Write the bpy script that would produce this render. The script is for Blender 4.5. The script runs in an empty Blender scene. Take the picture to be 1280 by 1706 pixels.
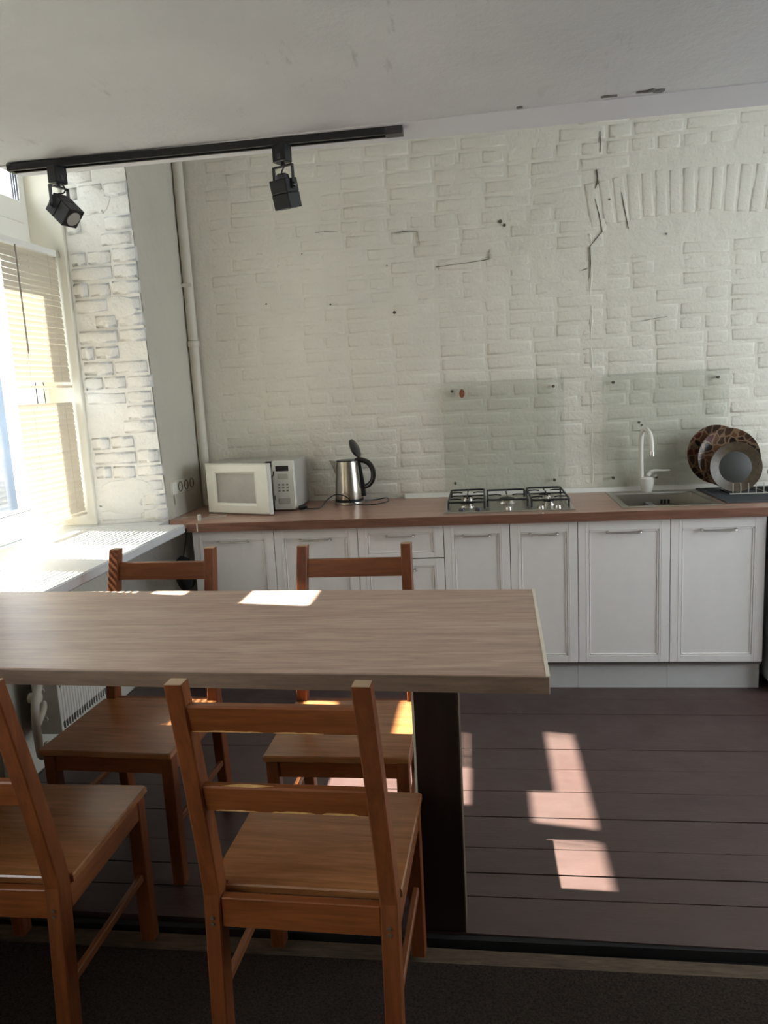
import bpy, bmesh, math, random
from mathutils import Vector, Matrix, noise
random.seed(7)
S = bpy.context.scene
COL = S.collection

# ------------------------------------------------------------------ camera
cd = bpy.data.cameras.new('camera'); cam = bpy.data.objects.new('camera', cd); COL.objects.link(cam)
_r = Vector((0.9908302, 0.12489172, -0.05155159)); _u = Vector((0.02990097, 0.16939778, 0.98509407)); _f = Vector((-0.13176282, 0.9776024, -0.16411006))
cam.matrix_world = Matrix(((_r.x, _u.x, -_f.x, 1.4543556), (_r.y, _u.y, -_f.y, -3.5347789), (_r.z, _u.z, -_f.z, 1.5037837), (0, 0, 0, 1)))
cd.sensor_fit = 'HORIZONTAL'; cd.sensor_width = 36.0; cd.lens = 36.0 * 1246.84 / 1280.0
cd.clip_start = 0.02; cd.clip_end = 200
S.camera = cam

# ------------------------------------------------------------------ light
W = bpy.data.worlds.new('sky'); S.world = W; W.use_nodes = True
bg = W.node_tree.nodes['Background']; bg.inputs[0].default_value = (0.90, 0.95, 1.0, 1); bg.inputs[1].default_value = 5.6
sd = bpy.data.lights.new('sun', 'SUN'); sd.energy = 40.0; sd.angle = 0.009; sd.color = (1.0, 0.93, 0.82)
sun = bpy.data.objects.new('sun', sd); COL.objects.link(sun)
sun.rotation_euler = Vector((1.0, -0.17, -1.04)).to_track_quat('-Z', 'Y').to_euler(); sun.location = (-6, 1, 7)

def portal(y0, y1, z0, z1, x=-0.80, side=1):
    l = bpy.data.lights.new('window_portal', 'AREA'); l.shape = 'RECTANGLE'; l.size = y1 - y0; l.size_y = z1 - z0
    l.cycles.is_portal = True
    o = bpy.data.objects.new('window_portal', l); COL.objects.link(o)
    o.location = (x, (y0 + y1) / 2, (z0 + z1) / 2)
    o.rotation_euler = Matrix(((0, 0, -1), (1, 0, 0), (0, 1, 0))).to_euler()
    M_ = Matrix(((0, 0, -side), (-side, 0, 0), (0, 1, 0)))   # local -Z points into the room
    o.rotation_euler = M_.to_euler()
portal(-1.27, 0.04, 0.88, 2.75)
portal(-3.9, -2.4, 0.6, 2.25)
portal(-6.1, -4.4, 0.9, 2.2)

portal(-2.35, -.1, .7, 2.75, 4.82, -1)
vs = S.view_settings; vs.view_transform = 'Standard'; vs.look = 'None'; vs.exposure = 0.62; vs.gamma = 1.0; vs.use_curve_mapping = False
S.cycles.use_denoising = True
S.cycles.max_bounces = 12; S.cycles.diffuse_bounces = 8; S.cycles.sample_clamp_indirect = 6.0
S.cycles.caustics_reflective = False; S.cycles.caustics_refractive = False

# ------------------------------------------------------------------ materials
def lin(c):
    return tuple((v / 12.92 if v <= .04045 else ((v + .055) / 1.055) ** 2.4) for v in [x / 255 for x in c])
class Mat:
    def __init__(s, name, rough=.5, metal=0., spec=.5):
        s.m = bpy.data.materials.new(name); s.m.use_nodes = True
        s.nt = s.m.node_tree; s.N = s.nt.nodes; s.L = s.nt.links; s.b = s.N['Principled BSDF']
        s.b.inputs['Roughness'].default_value = rough; s.b.inputs['Metallic'].default_value = metal
        s.b.inputs['Specular IOR Level'].default_value = spec
        s.hgt = None
    def coord(s, scale=(1, 1, 1), kind='Object', rot=(0, 0, 0)):
        t = s.N.new('ShaderNodeTexCoord'); mp = s.N.new('ShaderNodeMapping'); mp.inputs['Scale'].default_value = scale; mp.inputs['Rotation'].default_value = rot
        s.L.new(t.outputs[kind], mp.inputs[0]); return mp.outputs[0]
    def world(s, scale=(1, 1, 1)):
        t = s.N.new('ShaderNodeNewGeometry'); mp = s.N.new('ShaderNodeMapping'); mp.inputs['Scale'].default_value = scale
        s.L.new(t.outputs['Position'], mp.inputs[0]); return mp.outputs[0]
    def noise(s, v, scale, detail=4, rough=.55, dist=0.):
        n = s.N.new('ShaderNodeTexNoise'); n.inputs['Scale'].default_value = scale; n.inputs['Detail'].default_value = detail
        n.inputs['Roughness'].default_value = rough; n.inputs['Distortion'].default_value = dist
        s.L.new(v, n.inputs['Vector']); return n.outputs[0]
    def ramp(s, fac, stops):
        r = s.N.new('ShaderNodeValToRGB'); e = r.color_ramp.elements
        while len(e) < len(stops): e.new(.5)
        for i, (p, c) in enumerate(stops):
            e[i].position = p; e[i].color = tuple(c) + (1,) if len(c) == 3 else c
        s.L.new(fac, r.inputs[0]); return r.outputs[0]
    def mix(s, fac, a, b, mode='MIX'):
        n = s.N.new('ShaderNodeMix'); n.data_type = 'RGBA'; n.blend_type = mode
        for sock, v in ((n.inputs[0], fac), (n.inputs[6], a), (n.inputs[7], b)):
            if isinstance(v, (int, float)): sock.default_value = v
            elif isinstance(v, tuple): sock.default_value = v + (1,)
            else: s.L.new(v, sock)
        return n.outputs[2]
    def math(s, op, a, b=0.):
        n = s.N.new('ShaderNodeMath'); n.operation = op
        for i, v in enumerate((a, b)):
            if isinstance(v, (int, float)): n.inputs[i].default_value = v
            else: s.L.new(v, n.inputs[i])
        return n.outputs[0]
    def color(s, c):
        if isinstance(c, tuple): s.b.inputs['Base Color'].default_value = c + (1,)
        else: s.L.new(c, s.b.inputs['Base Color'])
        return s
    def bump(s, h, dist, strength=1.0):
        n = s.N.new('ShaderNodeBump'); n.inputs['Distance'].default_value = dist; n.inputs['Strength'].default_value = strength
        s.L.new(h, n.inputs['Height'])
        if s.hgt is not None: s.L.new(s.hgt, n.inputs['Normal'])
        s.hgt = n.outputs[0]; s.L.new(n.outputs[0], s.b.inputs['Normal']); return s

def plain(name, rgb, rough=.5, metal=0., spec=.5, var=.06, nscale=20.):
    m = Mat(name, rough, metal, spec); c = lin(rgb)
    n = m.noise(m.coord(), nscale, 3)
    m.color(m.ramp(n, [(.3, tuple(v * (1 - var) for v in c)), (.7, tuple(min(1, v * (1 + var)) for v in c))]))
    return m
def wood(name, dark, mid, light, rough=.4, axis='x', scale=1., spec=.5):
    m = Mat(name, rough, 0, spec)
    sc = {'x': (1.2, 14, 14), 'y': (14, 1.2, 14), 'z': (14, 14, 1.2)}[axis]
    v = m.coord(tuple(q * scale for q in sc))
    n = m.noise(v, 1.6, 5, .6, 1.2); n2 = m.noise(v, 9., 3, .6)
    c = m.ramp(n, [(.28, lin(dark)), (.5, lin(mid)), (.74, lin(light))])
    f = m.ramp(n2, [(.35, (.82, .82, .82)), (.6, (1.04, 1.04, 1.04))])
    m.color(m.mix(1.0, c, f, 'MULTIPLY')); m.bump(n2, .0004, .5)
    return m

def paint(name, rgb, lump=.006, fine=.0015, spots=True):
    m = Mat(name, .62, 0, .35); v = m.world()
    c = lin(rgb)
    n1 = m.noise(v, 2.2, 3); base = m.ramp(n1, [(.3, tuple(x * .95 for x in c)), (.7, tuple(min(1, x * 1.03) for x in c))])
    if spots:
        n2 = m.noise(v, 19., 5, .7); f = m.ramp(n2, [(.715, (0, 0, 0)), (.75, (1, 1, 1))])
        base = m.mix(m.math('MULTIPLY', f, .55), base, lin((120, 112, 98)))
    m.color(base)
    m.bump(m.noise(v, 13., 4, .55), lump, .8); m.bump(m.noise(v, 60., 4, .6), fine, .8)
    return m
M = {}
M['wall'] = paint('white_painted_brick', (220, 215, 202), .006, .0040).m
M['reveal'] = paint('white_painted_brick_thick', (226, 225, 221), .014, .0035).m
M['plaster'] = paint('wall_plaster', (200, 195, 183), .006, .0018).m
M['smooth'] = paint('smooth_white_plaster', (222, 219, 208), .002, .0006, False).m
mm = Mat('ceiling_plaster', .7, 0, .3); v = mm.world()
n1 = mm.noise(v, 1.6, 3); base = mm.ramp(n1, [(.3, lin((196, 197, 199))), (.7, lin((208, 209, 210)))])
st = mm.noise(mm.world((9, 2.2, 1)), 2.4, 6, .75); msk = mm.noise(mm.world((1, .8, 1)), 1.9, 2)
f = mm.math('MULTIPLY', mm.ramp(st, [(.57, (0, 0, 0)), (.66, (1, 1, 1))]), mm.ramp(msk, [(.5, (0, 0, 0)), (.62, (1, 1, 1))]))
mm.color(mm.mix(mm.math('MULTIPLY', f, .45), base, lin((150, 150, 150)))); mm.bump(mm.noise(v, 30, 5, .65), .003, .8); mm.bump(st, .002, .6)
M['ceiling'] = mm.m
M['strip'] = paint('ceiling_strip_paint', (212, 212, 216), .002, .0008, False).m
M['crack'] = plain('crack_dark', (84, 78, 66), .9).m  # dark tone for the wall cracks and larger dents
M['stain'] = plain('grey_flaked_paint', (112, 110, 108), .9).m
# floor
mm = Mat('brown_floor_paint', .36, 0, .5); v = mm.world()
a = mm.noise(mm.world((2, 9, 1)), 2.2, 4, .6); b2 = mm.noise(mm.world((.6, .6, 1)), 1.4, 3)
c = mm.ramp(a, [(.3, lin((66, 47, 44))), (.7, lin((78, 58, 55)))])
c = mm.mix(mm.math('MULTIPLY', mm.ramp(b2, [(.35, (0, 0, 0)), (.65, (1, 1, 1))]), .5), c, lin((72, 62, 58)))
sp = mm.ramp(mm.noise(v, 55, 3, .6), [(.76, (0, 0, 0)), (.79, (1, 1, 1))])
c = mm.mix(mm.math('MULTIPLY', sp, .5), c, lin((150, 135, 125)))
mm.color(c); mm.bump(mm.noise(mm.world((8, 60, 1)), 2.0, 4, .6), .0010, .6); mm.bump(mm.noise(v, 9, 3), .004, .6)
mm.L.new(mm.ramp(mm.noise(v, 6, 3), [(.3, (.3, .3, .3)), (.7, (.48, .48, .48))]), mm.b.inputs['Roughness'])
M['floor'] = mm.m
mm = Mat('dark_carpet', 1.0, 0, .1); v = mm.world(); n = mm.noise(v, 160, 4, .7)
mm.color(mm.ramp(n, [(.3, lin((26, 20, 18))), (.7, lin((62, 52, 44)))])); mm.bump(n, .004, 1.0)
M['carpet'] = mm.m
mm = Mat('worn_threshold', .7, 0, .3); n = mm.noise(mm.world((3, 20, 1)), 4, 5, .7)
mm.color(mm.ramp(n, [(.3, lin((58, 46, 37))), (.7, lin((100, 84, 66)))])); mm.bump(n, .003, .8); M['threshold'] = mm.m
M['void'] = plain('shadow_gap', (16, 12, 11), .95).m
# wood
M['chair_x'] = wood('varnished_pine_across', (108, 56, 25), (124, 68, 32), (140, 82, 43), .40, 'x', 1., .35).m
M['chair_y'] = wood('varnished_pine_deep', (104, 58, 29), (121, 70, 37), (136, 82, 46), .38, 'y').m
M['chair_z'] = wood('varnished_pine_upright', (98, 51, 25), (114, 62, 32), (130, 75, 41), .42, 'z', 1., .3).m
M['chair_seat'] = wood('varnished_pine_seat', (124, 77, 43), (141, 91, 53), (155, 104, 64), .26, 'x', 1., .9).m
M['endgrain'] = plain('worn_end_grain', (168, 140, 112), .6).m
M['chipped'] = plain('bare_pine_chip', (196, 152, 92), .6, var=.15, nscale=60).m
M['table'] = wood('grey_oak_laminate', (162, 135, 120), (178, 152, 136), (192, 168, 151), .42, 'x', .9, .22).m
M['table_edge_shaded'] = wood('grey_oak_shaded', (108, 88, 74), (126, 104, 88), (140, 118, 100), .42, 'x', .9).m  # tabletop laminate painted darker, as the shade on its front edge
M['edge_pale'] = plain('pale_edge_band', (220, 210, 192), .5).m
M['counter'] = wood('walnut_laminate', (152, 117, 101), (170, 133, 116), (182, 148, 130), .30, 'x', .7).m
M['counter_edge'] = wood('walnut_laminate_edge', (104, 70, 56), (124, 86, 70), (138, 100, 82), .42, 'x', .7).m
M['darkleg'] = wood('black_brown_laminate', (26, 14, 12), (34, 19, 16), (44, 26, 22), .35, 'z').m
M['cabinet'] = plain('white_cabinet_film', (232, 228, 225), .38, var=.015).m
M['plinth'] = plain('white_plinth', (200, 200, 199), .42, var=.02).m
M['carcass'] = plain('cabinet_carcass', (120, 117, 114), .6).m
M['sill'] = plain('white_sill_laminate', (205, 207, 209), .35, var=.02).m
M['skirt'] = plain('white_plastic_skirting', (226, 224, 216), .4, var=.02).m
M['pipe'] = plain('painted_pipe', (206, 200, 186), .5, var=.05, nscale=8).m
M['radiator'] = plain('white_radiator_enamel', (206, 202, 194), .45).m
M['black'] = plain('black_metal_paint', (22, 22, 25), .38).m
M['dgrey'] = plain('dark_grey_paint', (58, 56, 58), .45).m
M['blackplastic'] = plain('black_plastic', (20, 20, 20), .3).m
M['cast'] = plain('black_cast_iron', (24, 23, 22), .5).m
M['lens'] = plain('frosted_lamp_glass', (150, 148, 142), .3).m
M['mwhite'] = plain('white_appliance_plastic', (214, 214, 204), .35, var=.02).m
M['mgrey'] = plain('pale_grey_appliance_metal', (178, 174, 166), .4, var=.02).m
M['upvc'] = plain('white_window_frame', (236, 236, 232), .35, var=.01).m
M['cream'] = plain('cream_window_reveal', (226, 222, 208), .6, var=.03).m
M['gasket'] = plain('dark_gasket', (52, 54, 70), .6).m
M['fridge'] = plain('white_fridge_enamel', (226, 228, 230), .3, var=.01).m
M['ceramic'] = plain('white_faucet_enamel', (222, 218, 208), .25, var=.02).m
M['mat_rubber'] = plain('dark_grey_drying_mat', (58, 60, 62), .75, var=.1, nscale=80).m
M['darkplate'] = plain('dark_grey_glaze', (52, 52, 48), .55).m
M['clear'] = plain('clear_wire', (176, 172, 160), .3).m
M['brownplug'] = plain('rusty_brown_cap', (132, 74, 44), .6, var=.2, nscale=120).m
M['screw'] = plain('dark_screw', (84, 74, 64), .5).m
M['socket'] = plain('socket_plastic', (198, 194, 180), .45).m
M['socketdark'] = plain('socket_recess', (112, 106, 96), .6).m
M['display'] = plain('dark_display', (40, 34, 36), .15).m
M['panelprint'] = plain('panel_print_grey', (138, 132, 124), .5).m
M['button'] = plain('panel_button', (190, 190, 172), .45).m
M['paper'] = plain('pale_paper', (216, 212, 206), .7).m
def metal(name, rgb, rough, brushed=None):
    m = Mat(name, rough, 1.0); c = lin(rgb)
    if brushed:
        n = m.noise(m.coord(brushed), 3., 4, .6); m.color(m.ramp(n, [(.3, tuple(x * .85 for x in c)), (.7, c)])); m.bump(n, .0003, .3)
    else:
        n = m.noise(m.coord(), 30., 2); m.color(m.ramp(n, [(.3, tuple(x * .95 for x in c)), (.7, c)]))
    return m.m
M['steel'] = metal('brushed_steel', (196, 190, 180), .30, (1, 60, 1))
M['kettle'] = metal('satin_kettle_steel', (186, 178, 166), .26, (1, 1, 40))
M['chrome'] = metal('chrome', (220, 218, 212), .12)
M['handle'] = metal('satin_nickel', (206, 200, 194), .38)
# translucent slats
mm = Mat('cream_blind_slat', .5, 0, .4); mm.color(lin((212, 203, 186)))
tr = mm.N.new('ShaderNodeBsdfTranslucent'); tr.inputs[0].default_value = lin((250, 244, 234)) + (1,)
mx = mm.N.new('ShaderNodeMixShader'); mx.inputs[0].default_value = .24
mm.L.new(mm.b.outputs[0], mx.inputs[1]); mm.L.new(tr.outputs[0], mx.inputs[2]); mm.L.new(mx.outputs[0], mm.N['Material Output'].inputs[0])
M['slat'] = mm.m
def glassy(name, tint, gloss_rough=.03, haze=0.0):
    m = bpy.data.materials.new(name); m.use_nodes = True; N = m.node_tree.nodes; L = m.node_tree.links; N.remove(N['Principled BSDF'])
    t = N.new('ShaderNodeBsdfTransparent'); t.inputs[0].default_value = tint + (1,)
    g = N.new('ShaderNodeBsdfGlossy'); g.inputs['Roughness'].default_value = gloss_rough
    lw = N.new('ShaderNodeLayerWeight'); lw.inputs['Blend'].default_value = .5
    pw = N.new('ShaderNodeMath'); pw.operation = 'POWER'; pw.inputs[1].default_value = 4.0; L.new(lw.outputs['Facing'], pw.inputs[0])
    fr = N.new('ShaderNodeMath'); fr.operation = 'MULTIPLY_ADD'; fr.inputs[1].default_value = .8; fr.inputs[2].default_value = .035; L.new(pw.outputs[0], fr.inputs[0])
    a = N.new('ShaderNodeMixShader'); L.new(fr.outputs[0], a.inputs[0]); L.new(t.outputs[0], a.inputs[1]); L.new(g.outputs[0], a.inputs[2])
    d = N.new('ShaderNodeBsdfDiffuse'); d.inputs[0].default_value = (.72, .76, .70, 1)
    nz = N.new('ShaderNodeTexNoise'); nz.inputs['Scale'].default_value = 3.0
    mp = N.new('ShaderNodeMath'); mp.operation = 'MULTIPLY'; mp.inputs[1].default_value = haze * 2; L.new(nz.outputs[0], mp.inputs[0])
    b = N.new('ShaderNodeMixShader'); L.new(mp.outputs[0], b.inputs[0]); L.new(a.outputs[0], b.inputs[1]); L.new(d.outputs[0], b.inputs[2])
    L.new(b.outputs[0], N['Material Output'].inputs[0]); return m
M['glass'] = glassy('window_glass', (.97, .99, .99))
M['splash'] = glassy('clear_splashback_glass', (.972, .980, .968), .05, .03)
# patterned plate
mm = Mat('brown_patterned_glaze', .3); v = mm.coord()
dn = mm.N.new('ShaderNodeTexNoise'); dn.inputs['Scale'].default_value = 14; mm.L.new(v, dn.inputs['Vector'])
va = mm.N.new('ShaderNodeVectorMath'); va.operation = 'MULTIPLY_ADD'; va.inputs[1].default_value = (.05, .05, .05); mm.L.new(dn.outputs['Color'], va.inputs[0]); mm.L.new(v, va.inputs[2])
vo = mm.N.new('ShaderNodeTexVoronoi'); vo.inputs['Scale'].default_value = 24; vo.inputs['Randomness'].default_value = .8; vo.distance = 'MANHATTAN'; mm.L.new(va.outputs[0], vo.inputs['Vector'])
ve = mm.N.new('ShaderNodeTexVoronoi'); ve.inputs['Scale'].default_value = 24; ve.inputs['Randomness'].default_value = .8; ve.feature = 'DISTANCE_TO_EDGE'; mm.L.new(va.outputs[0], ve.inputs['Vector'])
sp_ = mm.N.new('ShaderNodeSeparateColor'); mm.L.new(vo.outputs['Color'], sp_.inputs[0])
c = mm.ramp(sp_.outputs[0], [(.2, lin((34, 22, 18))), (.42, lin((96, 66, 44))), (.6, lin((72, 22, 20))), (.8, lin((60, 42, 32)))])
c = mm.mix(mm.math('MULTIPLY', mm.ramp(ve.outputs['Distance'], [(.05, (1, 1, 1)), (.10, (0, 0, 0))]), .8), c, lin((132, 108, 84)))
mm.color(c); M['pattern'] = mm.m
M['olive'] = plain('olive_brown_glaze', (74, 62, 46), .4, var=.35, nscale=50).m
# exterior
mm = Mat('exterior_render', .8); n = mm.noise(mm.world(), .8, 3); mm.color(mm.ramp(n, [(.3, lin((72, 82, 94))), (.7, lin((90, 100, 112)))])); M['ext'] = mm.m
M['extdark'] = plain('exterior_window_glass', (44, 56, 72), .2).m
M['extgrey'] = plain('exterior_ground', (82, 88, 86), .9).m
M['extgreen'] = plain('exterior_hedge', (150, 176, 150), .9, var=.3, nscale=6).m

# ------------------------------------------------------------------ mesh helpers
def bm_box(bm, x0, x1, y0, y1, z0, z1, bev=0., seg=1, mt=None):
    r = bmesh.ops.create_cube(bm, size=1.0); vs_ = r['verts']
    for v_ in vs_:
        v_.co = Vector((x0 if v_.co.x < 0 else x1, y0 if v_.co.y < 0 else y1, z0 if v_.co.z < 0 else z1))
    if bev > 0:
        es = list({e for v_ in vs_ for e in v_.link_edges})
        g = bmesh.ops.bevel(bm, geom=es, offset=bev, segments=seg, profile=.7, affect='EDGES')
        vs_ = list({v_ for f_ in g['faces'] for v_ in f_.verts} | {v_ for v_ in vs_ if v_.is_valid})
    if mt is not None:
        vs_ = [v_ for v_ in vs_ if v_.is_valid]
        bmesh.ops.transform(bm, matrix=mt, verts=vs_)
    return bm
def box(*a, **k): return bm_box(bmesh.new(), *a, **k)
def boxes(lst, bev=0.):
    bm = bmesh.new()
    for b in lst: bm_box(bm, *b, bev=bev)
    return bm
def bm_prism(bm, bottom, top, caps=True):
    """loft between two same-length loops of points"""
    a = [bm.verts.new(p) for p in bottom]; b = [bm.verts.new(p) for p in top]; n = len(a)
    for i in range(n): bm.faces.new((a[i], a[(i + 1) % n], b[(i + 1) % n], b[i]))
    if caps: bm.faces.new(list(reversed(a))); bm.faces.new(b)
    bmesh.ops.recalc_face_normals(bm, faces=bm.faces[:])
    return bm
def bm_loft(bm, loops, caps=True, closed=False):
    R_ = [[bm.verts.new(p) for p in l] for l in loops]; n = len(R_[0])
    pairs = list(zip(R_[:-1], R_[1:])) + ([(R_[-1], R_[0])] if closed else [])
    for a, b in pairs:
        for i in range(n): bm.faces.new((a[i], a[(i + 1) % n], b[(i + 1) % n], b[i]))
    if caps and not closed: bm.faces.new(list(reversed(R_[0]))); bm.faces.new(R_[-1])
    bmesh.ops.recalc_face_normals(bm, faces=bm.faces[:])
    return bm
def smooth_path(pts, n=6):
    P = [Vector(p) for p in pts]
    if len(P) < 3 or n <= 1: return P
    out = []
    for i in range(len(P) - 1):
        p0 = P[max(i - 1, 0)]; p1 = P[i]; p2 = P[i + 1]; p3 = P[min(i + 2, len(P) - 1)]
        for k in range(n):
            t = k / n
            out.append(.5 * ((2 * p1) + (p2 - p0) * t + (2 * p0 - 5 * p1 + 4 * p2 - p3) * t * t + (3 * p1 - p0 - 3 * p2 + p3) * t ** 3))
    out.append(P[-1]); return out
def bm_tube(bm, pts, r, seg=10, sm=6, closed=False, flat=1.0):
    P = smooth_path(pts, sm) if sm > 1 else [Vector(p) for p in pts]
    loops = []; up = None
    for i, p in enumerate(P):
        t = (P[min(i + 1, len(P) - 1)] - P[max(i - 1, 0)]).normalized()
        if up is None: up = t.orthogonal().normalized()
        up = (up - t * up.dot(t)).normalized(); sd_ = t.cross(up)
        rr = r(i / (len(P) - 1)) if callable(r) else r
        loops.append([p + up * math.cos(2 * math.pi * k / seg) * rr + sd_ * math.sin(2 * math.pi * k / seg) * rr * flat for k in range(seg)])
    return bm_loft(bm, loops, not closed, closed)
def tube(*a, **k): return bm_tube(bmesh.new(), *a, **k)
def bm_lathe(bm, prof, seg=32, mt=None, c=(0, 0, 0)):
    loops = [[Vector((c[0] + r_ * math.cos(2 * math.pi * k / seg), c[1] + r_ * math.sin(2 * math.pi * k / seg), c[2] + z_)) for k in range(seg)] for r_, z_ in prof]
    if mt is not None: loops = [[mt @ v_ for v_ in l] for l in loops]
    return bm_loft(bm, loops)
def lathe(*a, **k): return bm_lathe(bmesh.new(), *a, **k)

def root_mat(o):
    m = Matrix.Identity(4)
    while o is not None:
        m = (Matrix.Translation(o.location) @ o.rotation_euler.to_matrix().to_4x4()) @ m; o = o.parent
    return m
def obj(name, bm, mat, parent=None, smooth=False, world=True, label=None):
    me = bpy.data.meshes.new(name); bm.to_mesh(me); bm.free()
    if world and parent is not None: me.transform(root_mat(parent).inverted())
    me.materials.append(M[mat])
    if smooth:
        me.polygons.foreach_set('use_smooth', [True] * len(me.polygons))
        me.set_sharp_from_angle(angle=math.radians(38))
    o = bpy.data.objects.new(name, me); COL.objects.link(o)
    if parent is not None: o.parent = parent
    if label: o['label'] = label
    return o
def tag(o, label, cat, group=None):
    o['label'] = label; o['category'] = cat
    if group: o['group'] = group
    return o
def thing(name, label, cat, loc=(0, 0, 0), rz=0., group=None):
    o = bpy.data.objects.new(name, None); COL.objects.link(o); o.empty_display_size = .1
    o.location = loc; o.rotation_euler = (0, 0, rz); return tag(o, label, cat, group)
def struct(name, bm, mat, parent=None, label=None):
    o = obj(name, bm, mat, parent); o['kind'] = 'structure'
    if label: o['label'] = label
    return o
def copy_tree(o, parent=None):
    c_ = o.copy(); COL.objects.link(c_); c_.parent = parent
    for ch in list(o.children): copy_tree(ch, c_)
    return c_

# ------------------------------------------------------------------ room shell
XW = -0.155; YB = 0.619; CEIL = 2.318; YE = -0.876
def ry(x, z):   # face of the pier that turns into the window niche
    t = (x + .511) / .356
    return .04 * (1 - t) + (.085 - .055 * (z - .88)) * t
fl = struct('floor', box(-.95, 4.7, -6.4, .9, -.14, -.035), 'void')
# planks running along the kitchen
ys = [-1.675, -1.52, -1.41, -1.28, -1.10, -.93, -.765, -.60, -.43, -.265, -.10, .065, .23, .40, .60]
for i in range(len(ys) - 1):
    gap = .0022 if i < 5 else .0012
    dz = random.uniform(-.0012, .0012)
    rnd = random.Random(i)
    bm = bmesh.new(); n = 14
    lo, hi = [], []
    for k in range(n + 1):
        x = -.40 + 5.05 * k / n
        lo.append((x, ys[i] + gap + rnd.uniform(-.0009, .0009) + (-.006 * (x - 1.37) if i == 0 else 0) * 3))
        hi.append((x, ys[i + 1] - gap + rnd.uniform(-.0009, .0009)))
    top = [bm.verts.new((x, y, dz)) for x, y in lo] + [bm.verts.new((x, y, dz)) for x, y in reversed(hi)]
    bot = [bm.verts.new((v_.co.x, v_.co.y, -.03)) for v_ in top]
    L_ = len(top)
    for k in range(L_): bm.faces.new((top[k], bot[k], bot[(k + 1) % L_], top[(k + 1) % L_]))
    for k in range(n): bm.faces.new((top[k], top[k + 1], top[L_ - 2 - k], top[L_ - 1 - k]))
    bmesh.ops.recalc_face_normals(bm, faces=bm.faces[:])
    obj('plank', bm, 'floor', fl)
bm = bmesh.new(); bm_prism(bm, [(-.15, -1.765, -.034), (4.6, -1.83, -.034), (4.6, -1.745, -.034), (-.15, -1.690, -.034)], [(-.15, -1.76, -.016), (4.6, -1.825, -.016), (4.6, -1.75, -.018), (-.15, -1.697, -.018)])
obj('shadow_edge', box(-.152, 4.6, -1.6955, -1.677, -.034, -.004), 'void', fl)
struct('trim_1', bm, 'threshold', label='worn brown threshold strip along the edge of the raised plank floor')
cp = obj('carpet', box(-.154, 4.59, -6.35, -1.78, -.034, -.005, bev=.002), 'carpet')
tag(cp, 'dark brown carpet covering the floor under the near chairs', 'carpet')

# ceiling slab over the dining area, its smooth edge strip, and the high ceiling behind
ce = struct('ceiling', boxes([(XW, 4.6, -6.35, YE, CEIL, CEIL + .25), (-.95, 4.7, -6.5, .9, 3.10, 3.6)]), 'ceiling')
bm = bmesh.new()
bm_prism(bm, [(XW, YE - .12, CEIL - .004), (4.6, YE - .27, CEIL - .004), (4.6, YE + .004, CEIL - .004), (XW, YE + .004, CEIL - .004)],
         [(XW, YE - .12, CEIL + .002), (4.6, YE - .27, CEIL + .002), (4.6, YE + .004, CEIL + .002), (XW, YE + .004, CEIL + .002)])
st_ = struct('trim_2', bm, 'strip', label='smooth painted strip along the ceiling edge')
# flakes of missing paint on the strip line
for (x, y, sx, sy) in ((1.86, -1.085, .03, .004), (1.96, -1.094, .032, .005), (2.0, -1.088, .02, .012), (1.975, -1.10, .012, .008), (1.60, -1.066, .012, .005)):
    bm = bmesh.new(); pts = [(x + sx * math.cos(a) * random.uniform(.6, 1.1), y + sy * math.sin(a) * random.uniform(.5, 1.2), CEIL - .0055) for a in [k * math.pi / 5 for k in range(10)]]
    bm_prism(bm, pts, [(p[0], p[1], CEIL + .001) for p in pts]); obj('paint_flake', bm, 'stain', st_)

wb = struct('wall_back', box(-.95, 4.7, YB + .004, .9, -.03, 3.42), 'wall')
wl = struct('wall_left', boxes([
    (-.80, XW, -6.4, -6.1, -.03, 3.42), (-.80, XW, -4.4, -3.9, -.03, 3.42), (-.80, XW, -2.4, -1.33, -.03, 3.42),
    (-.80, XW, -6.1, -4.4, -.03, .9), (-.80, XW, -6.1, -4.4, 2.2, 3.42), (-.80, XW, -3.9, -2.4, -.03, .9), (-.80, XW, -3.9, -2.4, 2.2, 3.42),
    (-.80, XW, -1.33, .62, 2.76, 3.42), (-.80, -.42, -1.33, .62, -.03, .84)]), 'plaster')
# pier between the niche and the back wall (leaning, ragged corner)
bm = bmesh.new(); zs = [-.03, .4, .84, 1.3, 1.8, 2.3, 2.76]
bm_loft(bm, [[(-.95, .045, z), (-.511, ry(-.511, z) + .003, z), (XW - .006, ry(XW, z) + .003, z), (XW, ry(XW, z) + .012, z), (XW, .63, z), (-.95, .63, z)] for z in zs])
pier = struct('wall_pier', bm, 'reveal')
bm = bmesh.new(); bm_box(bm, -.78, -.511, .018, .044, .885, 2.76, bev=.004); struct('trim_3', bm, 'smooth', label='smooth cream plaster return beside the window frame')
struct('wall_right', boxes([(4.6, 4.8, -6.4, -2.35, -.03, 3.42), (4.6, 4.8, -.1, .9, -.03, 3.42), (4.6, 4.8, -2.35, -.1, -.03, .7), (4.6, 4.8, -2.35, -.1, 2.75, 3.42)]), 'plaster')
wr = struct('window_4', boxes([(4.70, 4.76, -2.35, -2.29, .7, 2.75), (4.70, 4.76, -.16, -.1, .7, 2.75), (4.70, 4.76, -1.25, -1.19, .7, 2.75), (4.70, 4.76, -2.35, -.1, .7, .77), (4.70, 4.76, -2.35, -.1, 2.68, 2.75)]), 'upvc')  # unseen window added in the right wall to even out the light
obj('pane', box(4.726, 4.732, -2.31, -.14, .75, 2.7), 'glass', wr)
struct('wall_front', box(-.95, 4.8, -6.6, -6.35, -.03, 3.42), 'plaster')
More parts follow.
